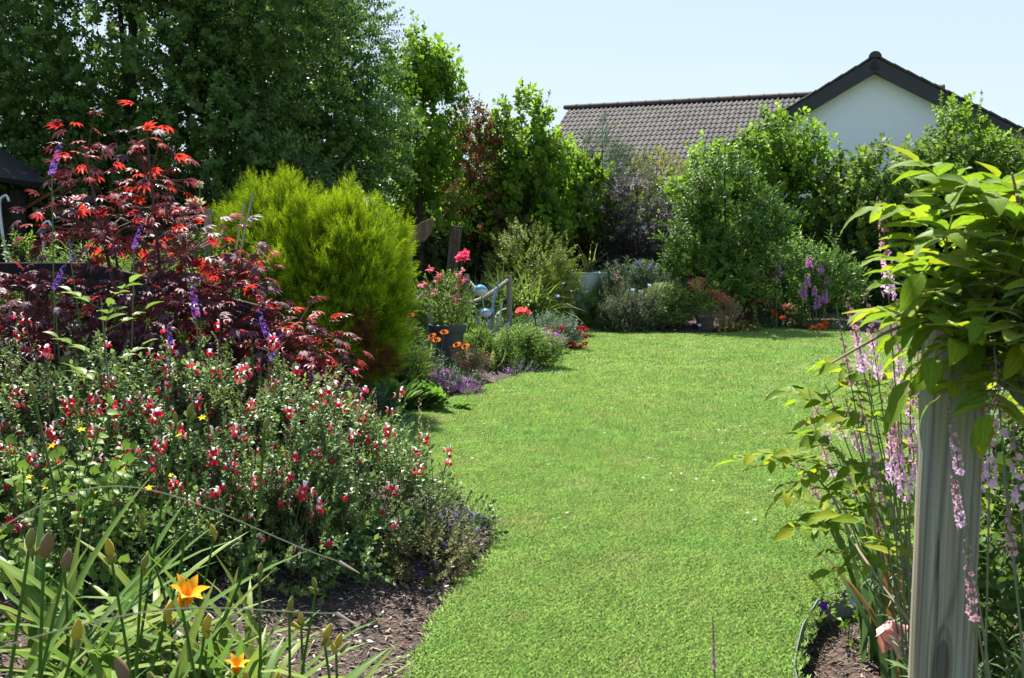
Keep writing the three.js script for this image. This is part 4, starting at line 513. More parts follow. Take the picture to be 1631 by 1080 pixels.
for (const [x, z, lobes, n, lb, kind, m] of [
  [-6.9, -12.6, [[0, 1.2, 0, 1.2, 1.2, 0.8]], 900, 'dark laurel growing beside the shelter', 'glossy', mHedge], [-4.6, -12.4, [[0, 1.3, 0, 1.2, 1.3, 0.8]], 1000, 'dark laurel under the big birch', 'glossy', mHedge], [-3.1, -12.8, [[0, 1.4, 0, 1.0, 1.4, 0.8]], 900, 'dark laurel directly behind the conifer', 'glossy', mHedge],
  [-8.9, -13, [[0, 1.6, 0, 1.3, 1.6, 0.8]], 800, 'dark laurel beyond the shelter', 'glossy', mHedge], [-1.99, -21.20, [[0, 1.1, 0, 0.9, 1.1, 0.5]], 700, 'dark bush in front of the hurdle fence', 'hazel', mHedge], [-0.11, -22.12, [[0, 1.1, 0, 1.1, 1.2, 0.5]], 900, 'dark bush below the upright hazel', 'hazel', mHedge], [1.82, -23.83, [[0, 1.2, 0, 1.1, 1.2, 0.5]], 800, 'dark bush behind the metal tub', 'glossy', mHedge],
  [3.99, -23.48, [[0, 1.0, 0, 1.0, 1.1, 0.5]], 800, 'dark bush between elder and evergreen', 'glossy', mHedge], [6.38, -23.37, [[0, 1.1, 0, 1.0, 1.2, 0.5]], 800, 'dark bush behind the foxgloves', 'glossy', mHedge], [8.66, -22.80, [[0, 1.0, 0, 1.2, 1.2, 0.6]], 1000, 'dark bush below the wide leafy tree', 'glossy', mHedge], [11.17, -22.57, [[0, 1.1, 0, 1.3, 1.3, 0.6]], 1000, 'dark bush past the wide leafy tree', 'glossy', mHedge]]) tree('laurel_bush', lb, 'shrub', [x, 0, z], lobes, kind, m, n, { trunk: 0.04, gap: -0.6, shell: 0.5 });
for (const [x, z, w, h, n, lb, kind, m] of [[-4.0, -7.7, 0.5, 1.55, 500, 'fresh green leafy perennials behind the black rail', 'small', mFresh], [-3.2, -7.6, 0.55, 1.35, 560, 'green perennials behind the maple', 'narrow', mFresh], [-2.75, -8.3, 0.4, 1.6, 380, 'pale green perennials beside the grey post', 'small', lm(0.17, 0.23, 0.05)], [-2.3, -7.4, 0.45, 0.9, 380, 'low greens under the slanting black rail', 'small', mFresh], [-1.5, -8.6, 0.4, 0.3, 220, 'ground plants beneath the conifer', 'narrow', mBlueGreen], [-3.6, -9.0, 0.8, 1.3, 600, 'dull green perennials near the metal crooks', 'small', mHazelDark]]) mound('border_perennial', lb, 'plant', x, z, [[0, h * 0.55, 0, w, h * 0.46, w * 0.8]], kind, m, n, { up: 0.9 });
{ const hd = headG(90, 0.075, petalThin), m = fm(0.5, 0.42, 0.27); for (const [x, y, z, s] of [[-2.86, 2.02, -8.5, 1.1], [-2.98, 1.94, -8.5, 1], [-2.95, 1.72, -8.45, 1.1], [-2.93, 1.6, -8.4, 0.9], [-2.82, 2.2, -8.5, 0.5]]) { const q = thing('allium_seedhead', 'round cream allium seed head near the grey post', 'flower', gy(x, z), 'allium seed heads'); const h = y - soilH(x, z); stemsTo(q, [[V(0, 0, 0), V(0, h, 0)]], 0.006); placed('seed_head', hd, m, q, frame(V(0, h, 0), UP, 0, s)); } }
{ const t = part('grey_post', tube([V(0, -0.1, 0), V(0.03, 1.92, 0)], 0.04, 0.036, 10), mGreyWood, scene, gy(-2.75, -8.4)); tag(t, 'slim weathered grey post beside the golden conifer', 'post'); for (const [a, b, lb] of [[[-2.66, -7.9], [-2.25, 2.0, -7.9], 'thinner bamboo cane slanting before the conifer'], [[-2.6, -7.7], [-2.12, 2.08, -7.7], 'longer bamboo cane slanting before the conifer']]) { const c = part('bamboo_cane', tube([V(a[0], 0.05, a[1]), V(...b)], 0.010, 0.008, 6), sm(0.33, 0.28, 0.2, 0.6), scene); c.name = numbered('bamboo_cane'); tag(c, lb, 'cane'); } }
{ // black timber rail
  const t = thing('black_timber_rail', 'black painted timber rail running behind the maple', 'fence', [-3.0, 0, -6.6]);
  part('plank', box(1.7, 0.2, 0.06, -0.8, 1.42, 0), mBlackWood, t); const b = box(1.3, 0.2, 0.06, 0, 0, 0); b.translate(0.64, 0, 0.002); b.rotateZ(-0.25); b.translate(0.04, 1.415, 0.003); part('plank', b, mBlackWood, t);
  part('lower_plank', box(1.7, 0.16, 0.05, -0.8, 0.75, 0), mBlackWood, t); for (const [x, h] of [[-0.42, 1.5], [0.02, 1.48], [1.2, 1.1]]) part('post', box(0.12, h, 0.12, x, h / 2, -0.1), mBlackWood, t);
}
{ const g = box(0.6, 0.08, 0.4, 0, 0, 0, 0.015); const o = part('stone_slab', g, new THREE.MeshStandardMaterial({ color: C(0.36, 0.33, 0.32), map: soilTex, roughness: 0.9 }), scene, [-2.75, 0.42, -5.3]); tag(o, 'flat grey stone slab half hidden by the salvia', 'slab'); const u = part('slab_support', box(0.5, 0.4, 0.3, 0, 0, 0, 0.01), mBlackWood, o, [0, -0.245, 0]); }

// ---------------------------------------------------------------- red maple
{
  const t = thing('japanese_maple', 'red and dark purple maple with finely fingered leaves', 'tree', [-2.1, 0.05, -5.6]);
  const mapleG = (() => { const g = new GB(); for (const [a, l] of [[0, 1], [0.5, 0.92], [-0.5, 0.92], [1.05, 0.72], [-1.05, 0.72], [1.75, 0.42], [-1.75, 0.42]]) g.add(leafG(l, 0.27 * Math.sqrt(l), { n: 3, shape: 'lance', curve: 0.35, fold: 0.25 }), new THREE.Matrix4().makeRotationZ(-a)); g.add(leafG(0.5, 0.02, { n: 1, shape: 'strap', curve: 0 }), new THREE.Matrix4().makeRotationZ(Math.PI)); return g.build(); })();
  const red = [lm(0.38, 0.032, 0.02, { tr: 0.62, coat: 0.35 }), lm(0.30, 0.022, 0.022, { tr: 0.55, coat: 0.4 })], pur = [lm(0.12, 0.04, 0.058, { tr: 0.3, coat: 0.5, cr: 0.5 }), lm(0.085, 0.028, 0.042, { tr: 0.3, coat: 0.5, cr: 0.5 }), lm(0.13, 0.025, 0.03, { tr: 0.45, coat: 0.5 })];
  // [x, y, z, rx, ry, rz, weight, share of red leaves]; backlit red and sky-sheen purple painted into leaf colour
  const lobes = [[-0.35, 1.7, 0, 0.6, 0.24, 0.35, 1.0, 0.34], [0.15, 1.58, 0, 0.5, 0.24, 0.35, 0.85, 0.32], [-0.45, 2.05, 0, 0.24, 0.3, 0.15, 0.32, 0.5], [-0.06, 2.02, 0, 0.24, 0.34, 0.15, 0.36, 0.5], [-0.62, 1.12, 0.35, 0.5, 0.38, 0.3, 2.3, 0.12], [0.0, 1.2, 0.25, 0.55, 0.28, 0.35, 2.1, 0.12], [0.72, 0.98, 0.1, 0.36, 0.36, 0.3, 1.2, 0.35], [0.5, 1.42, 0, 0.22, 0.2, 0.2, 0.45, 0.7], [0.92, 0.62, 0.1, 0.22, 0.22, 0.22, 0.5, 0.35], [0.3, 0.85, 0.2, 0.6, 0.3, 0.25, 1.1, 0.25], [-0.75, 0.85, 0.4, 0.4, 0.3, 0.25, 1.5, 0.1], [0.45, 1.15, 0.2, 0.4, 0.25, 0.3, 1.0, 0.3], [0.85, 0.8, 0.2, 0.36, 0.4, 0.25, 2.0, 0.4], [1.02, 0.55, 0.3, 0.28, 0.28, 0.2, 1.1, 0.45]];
  const b = V(0, -0.05, 0); lobes.forEach((l, i) => { const e = V(l[0], l[1] + l[4] * 0.6, l[2]), m = e.clone().multiplyScalar(0.45).add(V(rnd(-0.05, 0.05), 0.12, 0)); part('branch', tube([b.clone().add(V(rnd(-0.04, 0.04), 0, 0)), m, e], 0.022, 0.005, 6), sm(0.07, 0.03, 0.03, 0.7), t); });
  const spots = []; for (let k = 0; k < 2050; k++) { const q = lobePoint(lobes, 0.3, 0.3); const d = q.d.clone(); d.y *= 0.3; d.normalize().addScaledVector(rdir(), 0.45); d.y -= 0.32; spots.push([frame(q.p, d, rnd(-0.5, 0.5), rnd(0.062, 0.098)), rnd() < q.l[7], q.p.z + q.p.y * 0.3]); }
  spots.sort((a, c) => c[2] - a[2]); const tw = new GB();
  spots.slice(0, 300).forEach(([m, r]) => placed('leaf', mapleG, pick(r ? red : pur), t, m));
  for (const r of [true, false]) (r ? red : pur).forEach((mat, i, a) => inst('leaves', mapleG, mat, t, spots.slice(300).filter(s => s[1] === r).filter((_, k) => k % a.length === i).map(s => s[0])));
  spots.forEach(([m]) => { const e = V().setFromMatrixPosition(m), l = lobes.reduce((p, c) => V(c[0], c[1], c[2]).distanceTo(e) < V(p[0], p[1], p[2]).distanceTo(e) ? c : p); if (rnd() < 0.45) tw.add(tube([V(l[0], l[1] - 0.05, l[2]).lerp(e, 0.15), e], 0.004, 0.0015, 3)); });
  tag(part('twigs', tw.build(), sm(0.13, 0.025, 0.02, 0.7), t), null, null, null, 'stuff');
}
// purple spikes through the maple
const floret = (() => { const g = new GB(); for (const [a, e] of [[0.6, 0.5], [-0.6, 0.5], [1.7, 0.4], [-1.7, 0.4], [3.14, 0.3]]) g.add(petal, frame(V(0, 0.15, 0), V(Math.sin(a) * 0.8, e, Math.cos(a) * 0.8), 0, 0.62)); g.add(leafG(0.5, 0.2, { n: 1 }), frame(V(0, 0, 0), V(0, -0.8, 0.5))); return g.build(); })();
{
  const sp = spikeG(19, 0.2, 0.032, floret, { taper: 0.5, tints: [C(0.26, 0.13, 0.5), C(0.18, 0.08, 0.44), C(0.2, 0.1, 0.4), C(0.13, 0.07, 0.28)] }), m = fm(1, 1, 1, { vc: true });
  const list = [[-2.5, -5.1, 2.02, 'tall violet flower spike above the maple top', 1.1], [-2.36, -5.1, 1.55, 'violet spike in the middle of the maple', 0.8], [-2.05, -5.0, 1.62, 'violet spike among the red maple leaves', 0.7], [-2.5, -5.0, 1.4, 'violet spike low beside the maple trunk', 0.9], [-1.62, -4.85, 1.26, 'leaning violet spike by the black rail', 1.0], [-1.25, -4.9, 1.14, 'violet spike over the red maple branch', 0.9], [-1.72, -4.7, 1.12, 'short violet spike over the salvia', 0.7], [-1.32, -5.0, 1.02, 'dark violet spike among the maple leaf tips', 0.8]];
  for (const [x, z, h, lb, s] of list) { const q = thing('violet_spike_flower', lb, 'flower', gy(x, z)); const top = V(rnd(-0.05, 0.05), h - soilH(x, z), 0); stemsTo(q, [[V(rnd(-0.1, 0.1), 0, 0), top]], 0.005); placed('flower_spike', sp, m, q, frame(top, V(rnd(-0.3, 0.5), 1, rnd(-0.2, 0.2)), 0, s * rnd(0.7, 0.95))); inst('leaves', L.narrow, mBlueGreen, q, Array.from({ length: 24 }, (_, i) => frame(top.clone().multiplyScalar(0.3 + i * 0.028), rdir().add(V(0, 0.5, 0)), 0, rnd(0.4, 0.7)))); }
}

// ---------------------------------------------------------------- red and white salvia
{
  const t = thing('salvia_bush', 'wide bushy salvia covered in small red and white flowers', 'shrub', [-1.4, 0, -4.75]);
  const lobes = [[-0.85, 0.5, 0, 0.7, 0.48, 0.6], [-0.1, 0.5, 0, 0.7, 0.46, 0.6], [0.45, 0.34, -0.05, 0.5, 0.36, 0.45], [0.78, 0.18, -0.25, 0.28, 0.26, 0.3], [-0.45, 0.32, 0.4, 0.85, 0.36, 0.35], [0.2, 0.25, 0.25, 0.5, 0.28, 0.35], [-1.5, 0.5, 0, 0.6, 0.5, 0.55], [-0.25, 0.2, 0.65, 0.75, 0.28, 0.25], [0.4, 0.16, 0.4, 0.45, 0.24, 0.25]];
  const ml = lm(0.125, 0.195, 0.06, { tr: 0.42, coat: 0.45, cr: 0.35 }), cols = tint(53, [0.7, 0.8, 0.8], [1.5, 1.35, 1.0]);
  inst('foliage', S.tiny[0], ml, t, crownPoints(6200, lobes, { shell: 0.5, up: 0.7, wild: 0.6, gap: -0.12, freq: 4.5, rough: 0.34, s: [0.75, 1.25] }), cols);
  const hood = (() => { const g = new GB(); g.add(leafG(1, 0.62, { n: 3, shape: 'round', curve: 0.7, fold: 0.7 }), frame(V(0, 0, 0), V(0, 1, 0.25), 0)); g.add(leafG(0.8, 0.5, { n: 2, shape: 'lance', curve: 0.2, fold: 0.8 }), frame(V(0, -0.5, 0), V(0, 1, 0.1), Math.PI)); return g.build(); })();
  const lip = (() => { const g = new GB(); for (const s of [-1, 1]) g.add(leafG(1, 0.95, { n: 3, shape: 'round', curve: 0.5, fold: 0.2 }), frame(V(0, 0, 0.1), V(s * 0.55, -0.75, 0.6), s * 0.4)); return g.build(); })();
  const mw = fm(0.8, 0.74, 0.74), mr = [fm(0.66, 0.018, 0.045), fm(0.58, 0.014, 0.03), fm(0.7, 0.06, 0.12)], st = new GB(), fl = [], sl = [];
  while (fl.length < 1000) {
    const q = lobePoint(lobes, 0.9, 0.15); if (q.d.y < -0.1 || (q.d.y < 0.25 && rnd() < 0.55)) continue;
    const d = q.d.clone().multiplyScalar(0.45).add(V(rnd(-0.2, 0.2), 1, rnd(-0.2, 0.2))).normalize(), len = rnd(0.1, 0.34) * (0.5 + 0.5 * Math.max(0, q.d.y)), e = q.p.clone().addScaledVector(d, len);
    st.add(tube([q.p.clone().addScaledVector(d, -0.1), e], 0.003, 0.0018, 3)); for (let k = 0; k < 4; k++) sl.push(frame(q.p.clone().addScaledVector(d, len * k / 4.4), d.clone().addScaledVector(rdir(), 0.7), rnd(-1, 1), rnd(0.4, 0.7)));
    const n = 1 + rnd(5) | 0, a0 = rnd(6.28); for (let k = 0; k < n; k++) { const a = a0 + k * 2.1, o = V(Math.cos(a), 0, Math.sin(a)), p = e.clone().addScaledVector(d, -0.028 * (k >> 1)).addScaledVector(o, 0.018); fl.push([new THREE.Matrix4().makeRotationY(Math.atan2(o.x, o.z)).setPosition(p).scale(V(1, 1, 1).multiplyScalar(rnd(0.019, 0.029))), rnd() < 0.9 ? pick(mr) : null, p.z + p.y * 0.4]); }
  }
  fl.sort((a, b) => b[2] - a[2]);
  const kept = fl.filter((_, i) => i % 7 < 4).slice(0, 300), other = fl.filter(f => !kept.includes(f));
  for (const [m, c] of kept) { const f = placed('flower', hood, mw, t, m); if (c) part('lip', lip, c, f); }
  inst('more_flowers', hood, mw, t, other.map(f => f[0])); inst('more_lips', lip, mr[0], t, other.map(f => f[0])); inst('shoots', S.tiny[0], ml, t, sl, cols);
  tag(part('stems', st.build(), sm(0.10, 0.07, 0.045, 0.8), t), null, null, null, 'stuff');
  for (let k = 0; k < 12; k++) { const l = lobes[k % lobes.length]; part('woody_stem', tube([V(rnd(-0.8, 0.6), 0, rnd(-0.1, 0.2)), V(l[0] * 0.9, l[1] * 0.6, l[2]), V(l[0] + rnd(-0.2, 0.2), l[1] + l[4] * 0.6, l[2])], 0.009, 0.004, 5), mTwig, t); }
}
{ // ash sapling leaves above the salvia
  const t = thing('green_sapling', 'fresh green sapling with paired leaflets rising from the salvia', 'plant', gy(-1.92, -4.35)), lf = leafG(1, 0.48, { n: 4, curve: 0.3, fold: 0.3 }), ms = [mFresh, lm(0.16, 0.25, 0.03, { tr: 0.5, coat: 0.4 })];
  part('stem', tube([V(0, 0, 0), V(0.02, 0.7, 0), V(0, 1.28, 0)], 0.008, 0.003, 5), mStem, t);
  for (const [y, a, l] of [[0.95, 0.3, 0.22], [0.98, 2.9, 0.24], [1.12, 1.2, 0.2], [1.12, -0.2, 0.22], [1.22, 3.3, 0.18], [1.25, 0.6, 0.2], [0.85, 3.4, 0.18]]) { const d = V(Math.cos(a), 0.55, Math.sin(a) * 0.6).normalize(), p = V(0.01, y, 0), r = part('leaf_stalk', tube([p, p.clone().addScaledVector(d, l)], 0.0025, 0.0015, 3), mStem, t); for (let k = 0; k < 3; k++) for (const s of k < 2 ? [-1, 1] : [0]) placed('leaflet', lf, pick(ms), r, frame(p.clone().addScaledVector(d, l * (0.45 + k * 0.27)), d.clone().add(V(-d.z * s * 1.2, 0.1, d.x * s * 1.2 + s * 0.5)), rnd(-0.4, 0.4), rnd(0.07, 0.1))); }
}
{ // yellow flowered herb
  const t = thing('yellow_flowered_herb', 'lobed bright green herb with small yellow star flowers', 'plant', gy(-1.75, -3.55)); const g = sprig(7, 0.2, leafG(0.042, 0.036, { n: 3, shape: 'round', curve: 0.4, fold: 0.2, wave: 0.06 }), { spread: 1.1 });
  inst('foliage', g, lm(0.11, 0.19, 0.03), t, crownPoints(120, [[-0.15, 0.35, 0, 0.45, 0.38, 0.3]], { up: 1 }), tint(13, [0.7, 0.8, 0.7], [1.3, 1.2, 1])); const hd = daisyG(5, 0.018, 0.55);
  for (let k = 0; k < 16; k++) { const p = V(rnd(-0.7, 0.55), rnd(0.5, 0.85), rnd(-0.3, 0.15)); placed('flower', hd, fm(0.8, 0.55, 0.02), t, frame(p, V(rnd(-0.4, 0.4), 1, rnd(0.2, 0.8)), 0, rnd(0.85, 1.2))); part('stem', tube([V(p.x * 0.6, 0.2, p.z), p], 0.0025, 0.0015, 3), mStem, t); }
}
{ // pale seed spikes and violets at the salvia edge
  const sp = spikeG(26, 0.24, 0.018, floret, { taper: 0.4 }), m = fm(0.45, 0.42, 0.2); for (const [x, z, h] of [[-0.78, -5.35, 0.62], [-0.55, -5.45, 0.6], [-0.48, -5.3, 0.5], [-0.92, -5.2, 0.6]]) { const q = thing('pale_seed_spike', 'cream green seed spike at the end of the salvia', 'plant', gy(x, z), 'pale seed spikes beside the salvia'); const e = V(rnd(-0.03, 0.03), h, 0); stemsTo(q, [[V(0, 0, 0), e]], 0.004); placed('seed_spike', sp, m, q, frame(e.clone().add(V(0, -0.12, 0)), UP)); }
  flowerMat('violet_lobelia', 'deep violet lobelia trailing over the bed edge', -0.33, -5.0, [[0, 0.06, 0, 0.2, 0.14, 0.25], [-0.08, 0.1, 0.2, 0.12, 0.12, 0.12]], lm(0.08, 0.12, 0.05), daisyG(5, 0.012, 0.7), fm(0.14, 0.05, 0.5), 90, { leaves: 170 });
  flowerMat('violet_lobelia', 'straggly half dried lobelia on the bark mulch', -0.42, -4.55, [[0, 0.06, 0, 0.2, 0.12, 0.16]], lm(0.16, 0.16, 0.06), daisyG(5, 0.012, 0.7), fm(0.16, 0.06, 0.5), 26, { leaves: 130 });
}
// ---------------------------------------------------------------- daylilies by the path
{
  const mBud = [lm(0.2, 0.21, 0.05, { tr: 0.3 }), lm(0.2, 0.13, 0.07, { tr: 0.25, coat: 0.15 }), lm(0.4, 0.32, 0.04, { tr: 0.35 })], mO = [fm(0.8, 0.38, 0.02), fm(0.85, 0.5, 0.05)], bud = new THREE.LatheGeometry([[0, 0], [0.25, 0.08], [0.5, 0.35], [0.46, 0.65], [0.2, 0.92], [0, 1]].map(([r, y]) => new THREE.Vector2(r * 0.42, y)), 8);
  const lilyG = (() => { const g = new GB(), p = leafG(1, 0.42, { n: 5, curve: 0.75, fold: 0.25, start: 0.3 }); for (let i = 0; i < 6; i++) { const a = i * 1.047; g.add(p, new THREE.Matrix4().makeRotationY(a).multiply(new THREE.Matrix4().makeRotationX(0.35)).multiply(new THREE.Matrix4().makeRotationY(Math.PI))); } return g.build(); })();
  const set = [strap(1, 0.044, 0.35, 8), strap(1, 0.044, 0.65, 8), strap(1, 0.04, 0.95, 8), strap(1, 0.036, 1.25, 8), strap(1, 0.03, 1.6, 8)];
  const clumps = [['daylily clump with brown buds low beside the path', -1.15, -1.9, 140, [0.5, 0.9]], ['daylily clump with open orange flowers', -0.85, -2.15, 160, [0.45, 0.85]], ['daylily clump with long leaves arching over the mulch', -0.68, -2.4, 140, [0.4, 0.8]], ['daylily clump leaning out towards the lawn', -0.6, -2.2, 90, [0.5, 0.85]], ['daylily clump of bright leaves at the foot of the salvia', -1.0, -2.75, 90, [0.5, 0.85]], ['low daylily clump beside the bare mulch', -0.72, -2.75, 80, [0.4, 0.75]], ['daylily clump with green buds against the salvia', -1.3, -2.7, 70, [0.65, 1.0]]];
  const heads = [[[0.2, 0.92, 0.06, 1, 0.08], [0.16, 0.93, 0.04, 0, 0.06], [0.25, 0.9, 0.08, 1, 0.06], [0.3, 0.78, 0.15, 2, 0.065], [0.42, 0.72, 0.2, 1, 0.075], [0.47, 0.7, 0.2, 0, 0.06], [0.1, 0.8, 0.2, 0, 0.07], [0.05, 0.75, 0.25, 2, 0.07]], [[0.1, 0.78, 0.1, 3, 0.075], [0.06, 0.75, 0.1, 2, 0.06], [0.15, 0.72, 0.1, 2, 0.06], [-0.1, 0.86, 0, 2, 0.065], [-0.02, 0.84, 0.02, 0, 0.05], [0.25, 0.82, 0, 0, 0.04]], [[0.2, 0.62, 0.1, 2, 0.06], [0.23, 0.6, 0.1, 2, 0.055], [0.1, 0.68, 0.05, 0, 0.05], [0.16, 0.72, 0, 0, 0.045], [0, 0.58, 0.2, 3, 0.05], [0.03, 0.55, 0.22, 2, 0.06]], [[0.05, 0.6, 0.1, 2, 0.05], [0.12, 0.55, 0.15, 3, 0.055]], [[0.1, 0.7, 0, 2, 0.05], [-0.1, 0.75, 0.05, 0, 0.05]], [[0.1, 0.5, 0.1, 2, 0.05]], [[-0.1, 1.06, 0, 0, 0.06], [0.35, 1.0, 0, 0, 0.06], [0.6, 0.98, 0.1, 0, 0.05], [0.32, 0.98, 0.02, 0, 0.05]]];
  clumps.forEach(([lb, x, z, n, len], i) => {
    const t = thing('daylily', lb, 'plant', gy(x, z)); clump(t, set, mDayLeaf, n, { r: 0.22, len, lean: [0.08, 1.0] });
    heads[i].forEach(([a, y, b, k, z0]) => { const s = z0 * (k === 3 ? 1.15 : 0.8); const e = V(a, y, b); part('flower_stalk', tube([V(a * 0.4, 0, b * 0.4), V(a * 0.8 + rnd(-0.07, 0.07), y * 0.6, b * 0.7 + rnd(-0.05, 0.05)), e], 0.0048, 0.0035, 5), mDayLeaf[1], t); const d = V(rnd(-0.35, 0.45), 1, rnd(-0.2, 0.3)); if (k === 3) { const o = placed('flower', lilyG, mO[0], t, frame(e, d, 0, s)); for (let q = 0; q < 3; q++) part('stamen', tube([V(0, 0, 0), V(rnd(-0.2, 0.2), 0.8, rnd(-0.2, 0.2))], 0.02, 0.015, 3), mO[1], o); } else { placed('bud', bud, mBud[k], t, frame(e, d, 0, s)); if (k !== 1) for (let q = 0; q < 3; q++) placed('bud', bud, mBud[q % 2 ? 0 : k], t, frame(e.clone().add(V(rnd(-0.01, 0.01), -0.012, rnd(-0.01, 0.01))), d.clone().add(V(rnd(-0.9, 0.9), 0, rnd(-0.6, 0.6))), 0, s * rnd(0.45, 0.8))); } });
  });
  for (const [a, b, c, lb] of [[V(-1.35, 0.8, -2.05), V(-0.95, 1.06, -2.1), V(-0.42, 0.85, -2.2), 'thin pale grass stem arching above the salvia base'], [V(-1.2, 0.72, -1.75), V(-0.75, 0.88, -1.8), V(-0.38, 0.82, -1.95), 'thin pale grass stem arching over the orange daylilies']]) { const g = thing('arching_grass_stem', lb, 'grass stem', [0, 0, 0]); part('stem', tube([V(a.x - 0.12, 0, a.z), V(a.x - 0.05, a.y * 0.7, a.z), a, b, c], 0.0024, 0.0014, 5, 12), sm(0.4, 0.36, 0.22, 0.7), g); part('seed_tip', tube([c, c.clone().add(V(0.05, -0.03, 0))], 0.004, 0.001, 4), sm(0.42, 0.34, 0.25, 0.8), g); }
}

// ---------------------------------------------------------------- the near post, wisteria and rope
{
  const PX = 0.965, PZ = -2.02, t = thing('round_timber_post', 'thick weathered round post with a long crack, wisteria over its top', 'post', [PX, -0.1, PZ]);
  const h = 1.6, n = 110, rows = 70, g = new GB(), rad = 0.066;
  for (let j = 0; j <= rows; j++) for (let i = 0; i <= n; i++) { const a = i / n * 6.2832, y = j / rows * h; let r = rad * (1 + 0.02 * n3(Math.cos(a) * 2, y * 3, Math.sin(a) * 2)) - (j === rows ? 0.006 : 0); for (const [c0, y0, y1, w] of [[0.32, 0.75, 1.6, 0.07], [5.6, 0.3, 1.1, 0.05], [1.15, 0.2, 0.9, 0.05], [0.05, 0.1, 0.7, 0.045]]) { const ca = c0 + 0.16 * n3(c0, y * 2.5, 3), da = Math.abs(a - ca), ends = Math.min(1, (y - y0) * 5, (y1 + 0.05 - y) * 8); if (da < w && ends > 0) r -= 0.02 * ends * (1 - da / w); } g.v(Math.sin(a) * r, y, Math.cos(a) * r, i / n * 0.98 + 0.01, y * 0.6 + 0.02); }
  for (let j = 0; j < rows; j++) for (let i = 0; i < n; i++) { const a = j * (n + 1) + i, b = a + n + 1; g.t(a, a + 1, b); g.t(a + 1, b + 1, b); }
  const fibre = (u, v) => 0.55 * n3(u * 60, v * 3, 0) + 0.35 * n3(u * 130, v * 6, 5) + 0.25 * n3(u * 22, v * 2, 9);
  const knot = (u, v) => Math.min(...[[0.46, 0.72], [0.56, 0.22], [0.93, 0.5]].map(([a, b]) => Math.hypot((u - a) * 16, (v - b) * 15)));
  const ring = (u, v) => { const k = knot(u, v), w = u * 11 + 0.8 * n3(u * 4, v * 1.8, 3) + 1.3 / (1 + k * k); return Math.pow(0.5 + 0.5 * Math.sin(w * 6.2832), 6) * (0.3 + 0.7 * Math.max(0, n3(u * 7, v * 3, 8) + 0.4)); };
  const pm = tex(512, (u, v) => { const k = knot(u, v), b = 0.5 + 0.5 * n3(u * 4, v * 3, 7) + 0.3 * n3(u * 14, v * 6, 1), l = 0.78 + 0.22 * fibre(u, v) - 0.2 * ring(u, v) - (k < 0.5 ? 0.3 : k < 0.8 ? 0.12 : 0), alg = Math.max(0, n3(u * 6, v * 5, 12) - 0.25) * 0.5; return [l * (0.9 + 0.1 * b - alg * 0.4), l * (0.93 - 0.02 * b), l * (0.93 - 0.17 * b - alg * 0.5)]; }), pb = tex(512, (u, v) => { const s = 0.5 + 0.4 * fibre(u, v) - 0.3 * ring(u, v); return [s, s, s]; }, false);
  part('shaft', g.build(), new THREE.MeshStandardMaterial({ color: C(0.46, 0.44, 0.40), map: pm, bumpMap: pb, bumpScale: 0.003, roughness: 0.85 }), t);
  const cap = new THREE.CircleGeometry(rad - 0.006, 32); cap.rotateX(-Math.PI / 2); part('end_grain', cap, mGreyWood, t, [0, h, 0]);
  const r = part('thick_rope', ropeG([V(1.01, 1.38, -1.98), V(1.06, 1.31, -1.9), V(1.13, 1.2, -1.75), V(1.24, 1.1, -1.5), V(1.4, 1.05, -1.2)], 0.026, 50), sm(0.12, 0.13, 0.15, 0.9), scene); tag(r, 'thick dark blue grey twisted rope tied to the round post', 'rope');
  const w = thing('wisteria', 'wisteria with big bright green leaflets smothering the post top', 'climber', [PX, 1.35, PZ]), leafShapes = [leafG(1, 0.44, { n: 6, curve: 0.3, fold: 0.3, wave: 0.03 }), leafG(1, 0.40, { n: 6, curve: 0.5, fold: 0.2, wave: 0.04 }), leafG(1, 0.47, { n: 6, curve: 0.1, fold: 0.35, wave: 0.02 })];
  const ms = [lm(0.25, 0.36, 0.016, { tr: 0.62, coat: 0.08 }), lm(0.19, 0.31, 0.016, { tr: 0.6, coat: 0.1 }), lm(0.33, 0.39, 0.02, { tr: 0.58, coat: 0.08 }), lm(0.18, 0.3, 0.02, { tr: 0.56, coat: 0.15 })];
  const vine = (pts, r) => part('vine', tube(pts, r, r * 0.4, 5), sm(0.16, 0.13, 0.07, 0.8), w);
  vine([V(0.08, -1.4, -0.05), V(0.09, -0.7, -0.03), V(0.07, -0.1, -0.08), V(0.0, 0.12, 0.05), V(0.15, 0.25, 0.1)], 0.012); vine([V(0, 0.1, 0.05), V(-0.15, 0.1, 0.1), V(-0.3, 0.02, 0.1)], 0.006); vine([V(0.1, 0.15, 0), V(0.05, 0.3, 0.15), V(0.0, 0.4, 0.2)], 0.006); vine([V(0.07, -0.75, -0.1), V(0.0, -0.58, -0.5), V(-0.02, -0.45, -0.8), V(-0.14, -0.4, -0.9)], 0.005);
  veined(ms); const spare = ms.map(() => []), leaf = (p, d, len, n, s, sag = 0.16, many = false) => { const e = p.clone().addScaledVector(d, len), mid = p.clone().lerp(e, 0.5).add(V(0, len * 0.12, 0)); e.y -= sag * len; const c = new THREE.QuadraticBezierCurve3(p, mid, e), st = part('leaf_stalk', tube([c.getPoint(0), c.getPoint(0.33), c.getPoint(0.66), e], 0.0022, 0.0012, 4), ms[2], w); for (let k = 0; k < n; k++) { const u = 0.25 + 0.75 * k / (n - 1), q = c.getPoint(u), tn = c.getTangent(u), sd = V(-tn.z, 0, tn.x).normalize(); for (const g of k < n - 1 ? [-1, 1] : [0]) ((q) => many ? pick(spare).push(q) : placed('leaflet', pick(leafShapes), pick(ms), st, q))(frame(q, tn.clone().multiplyScalar(g ? 0.55 : 1).addScaledVector(sd, g).add(V(rnd(-0.15, 0.15), rnd(-0.22, 0.3), rnd(-0.15, 0.15))), rnd(-0.6, 0.6), s * rnd(0.8, 1.15))); } };
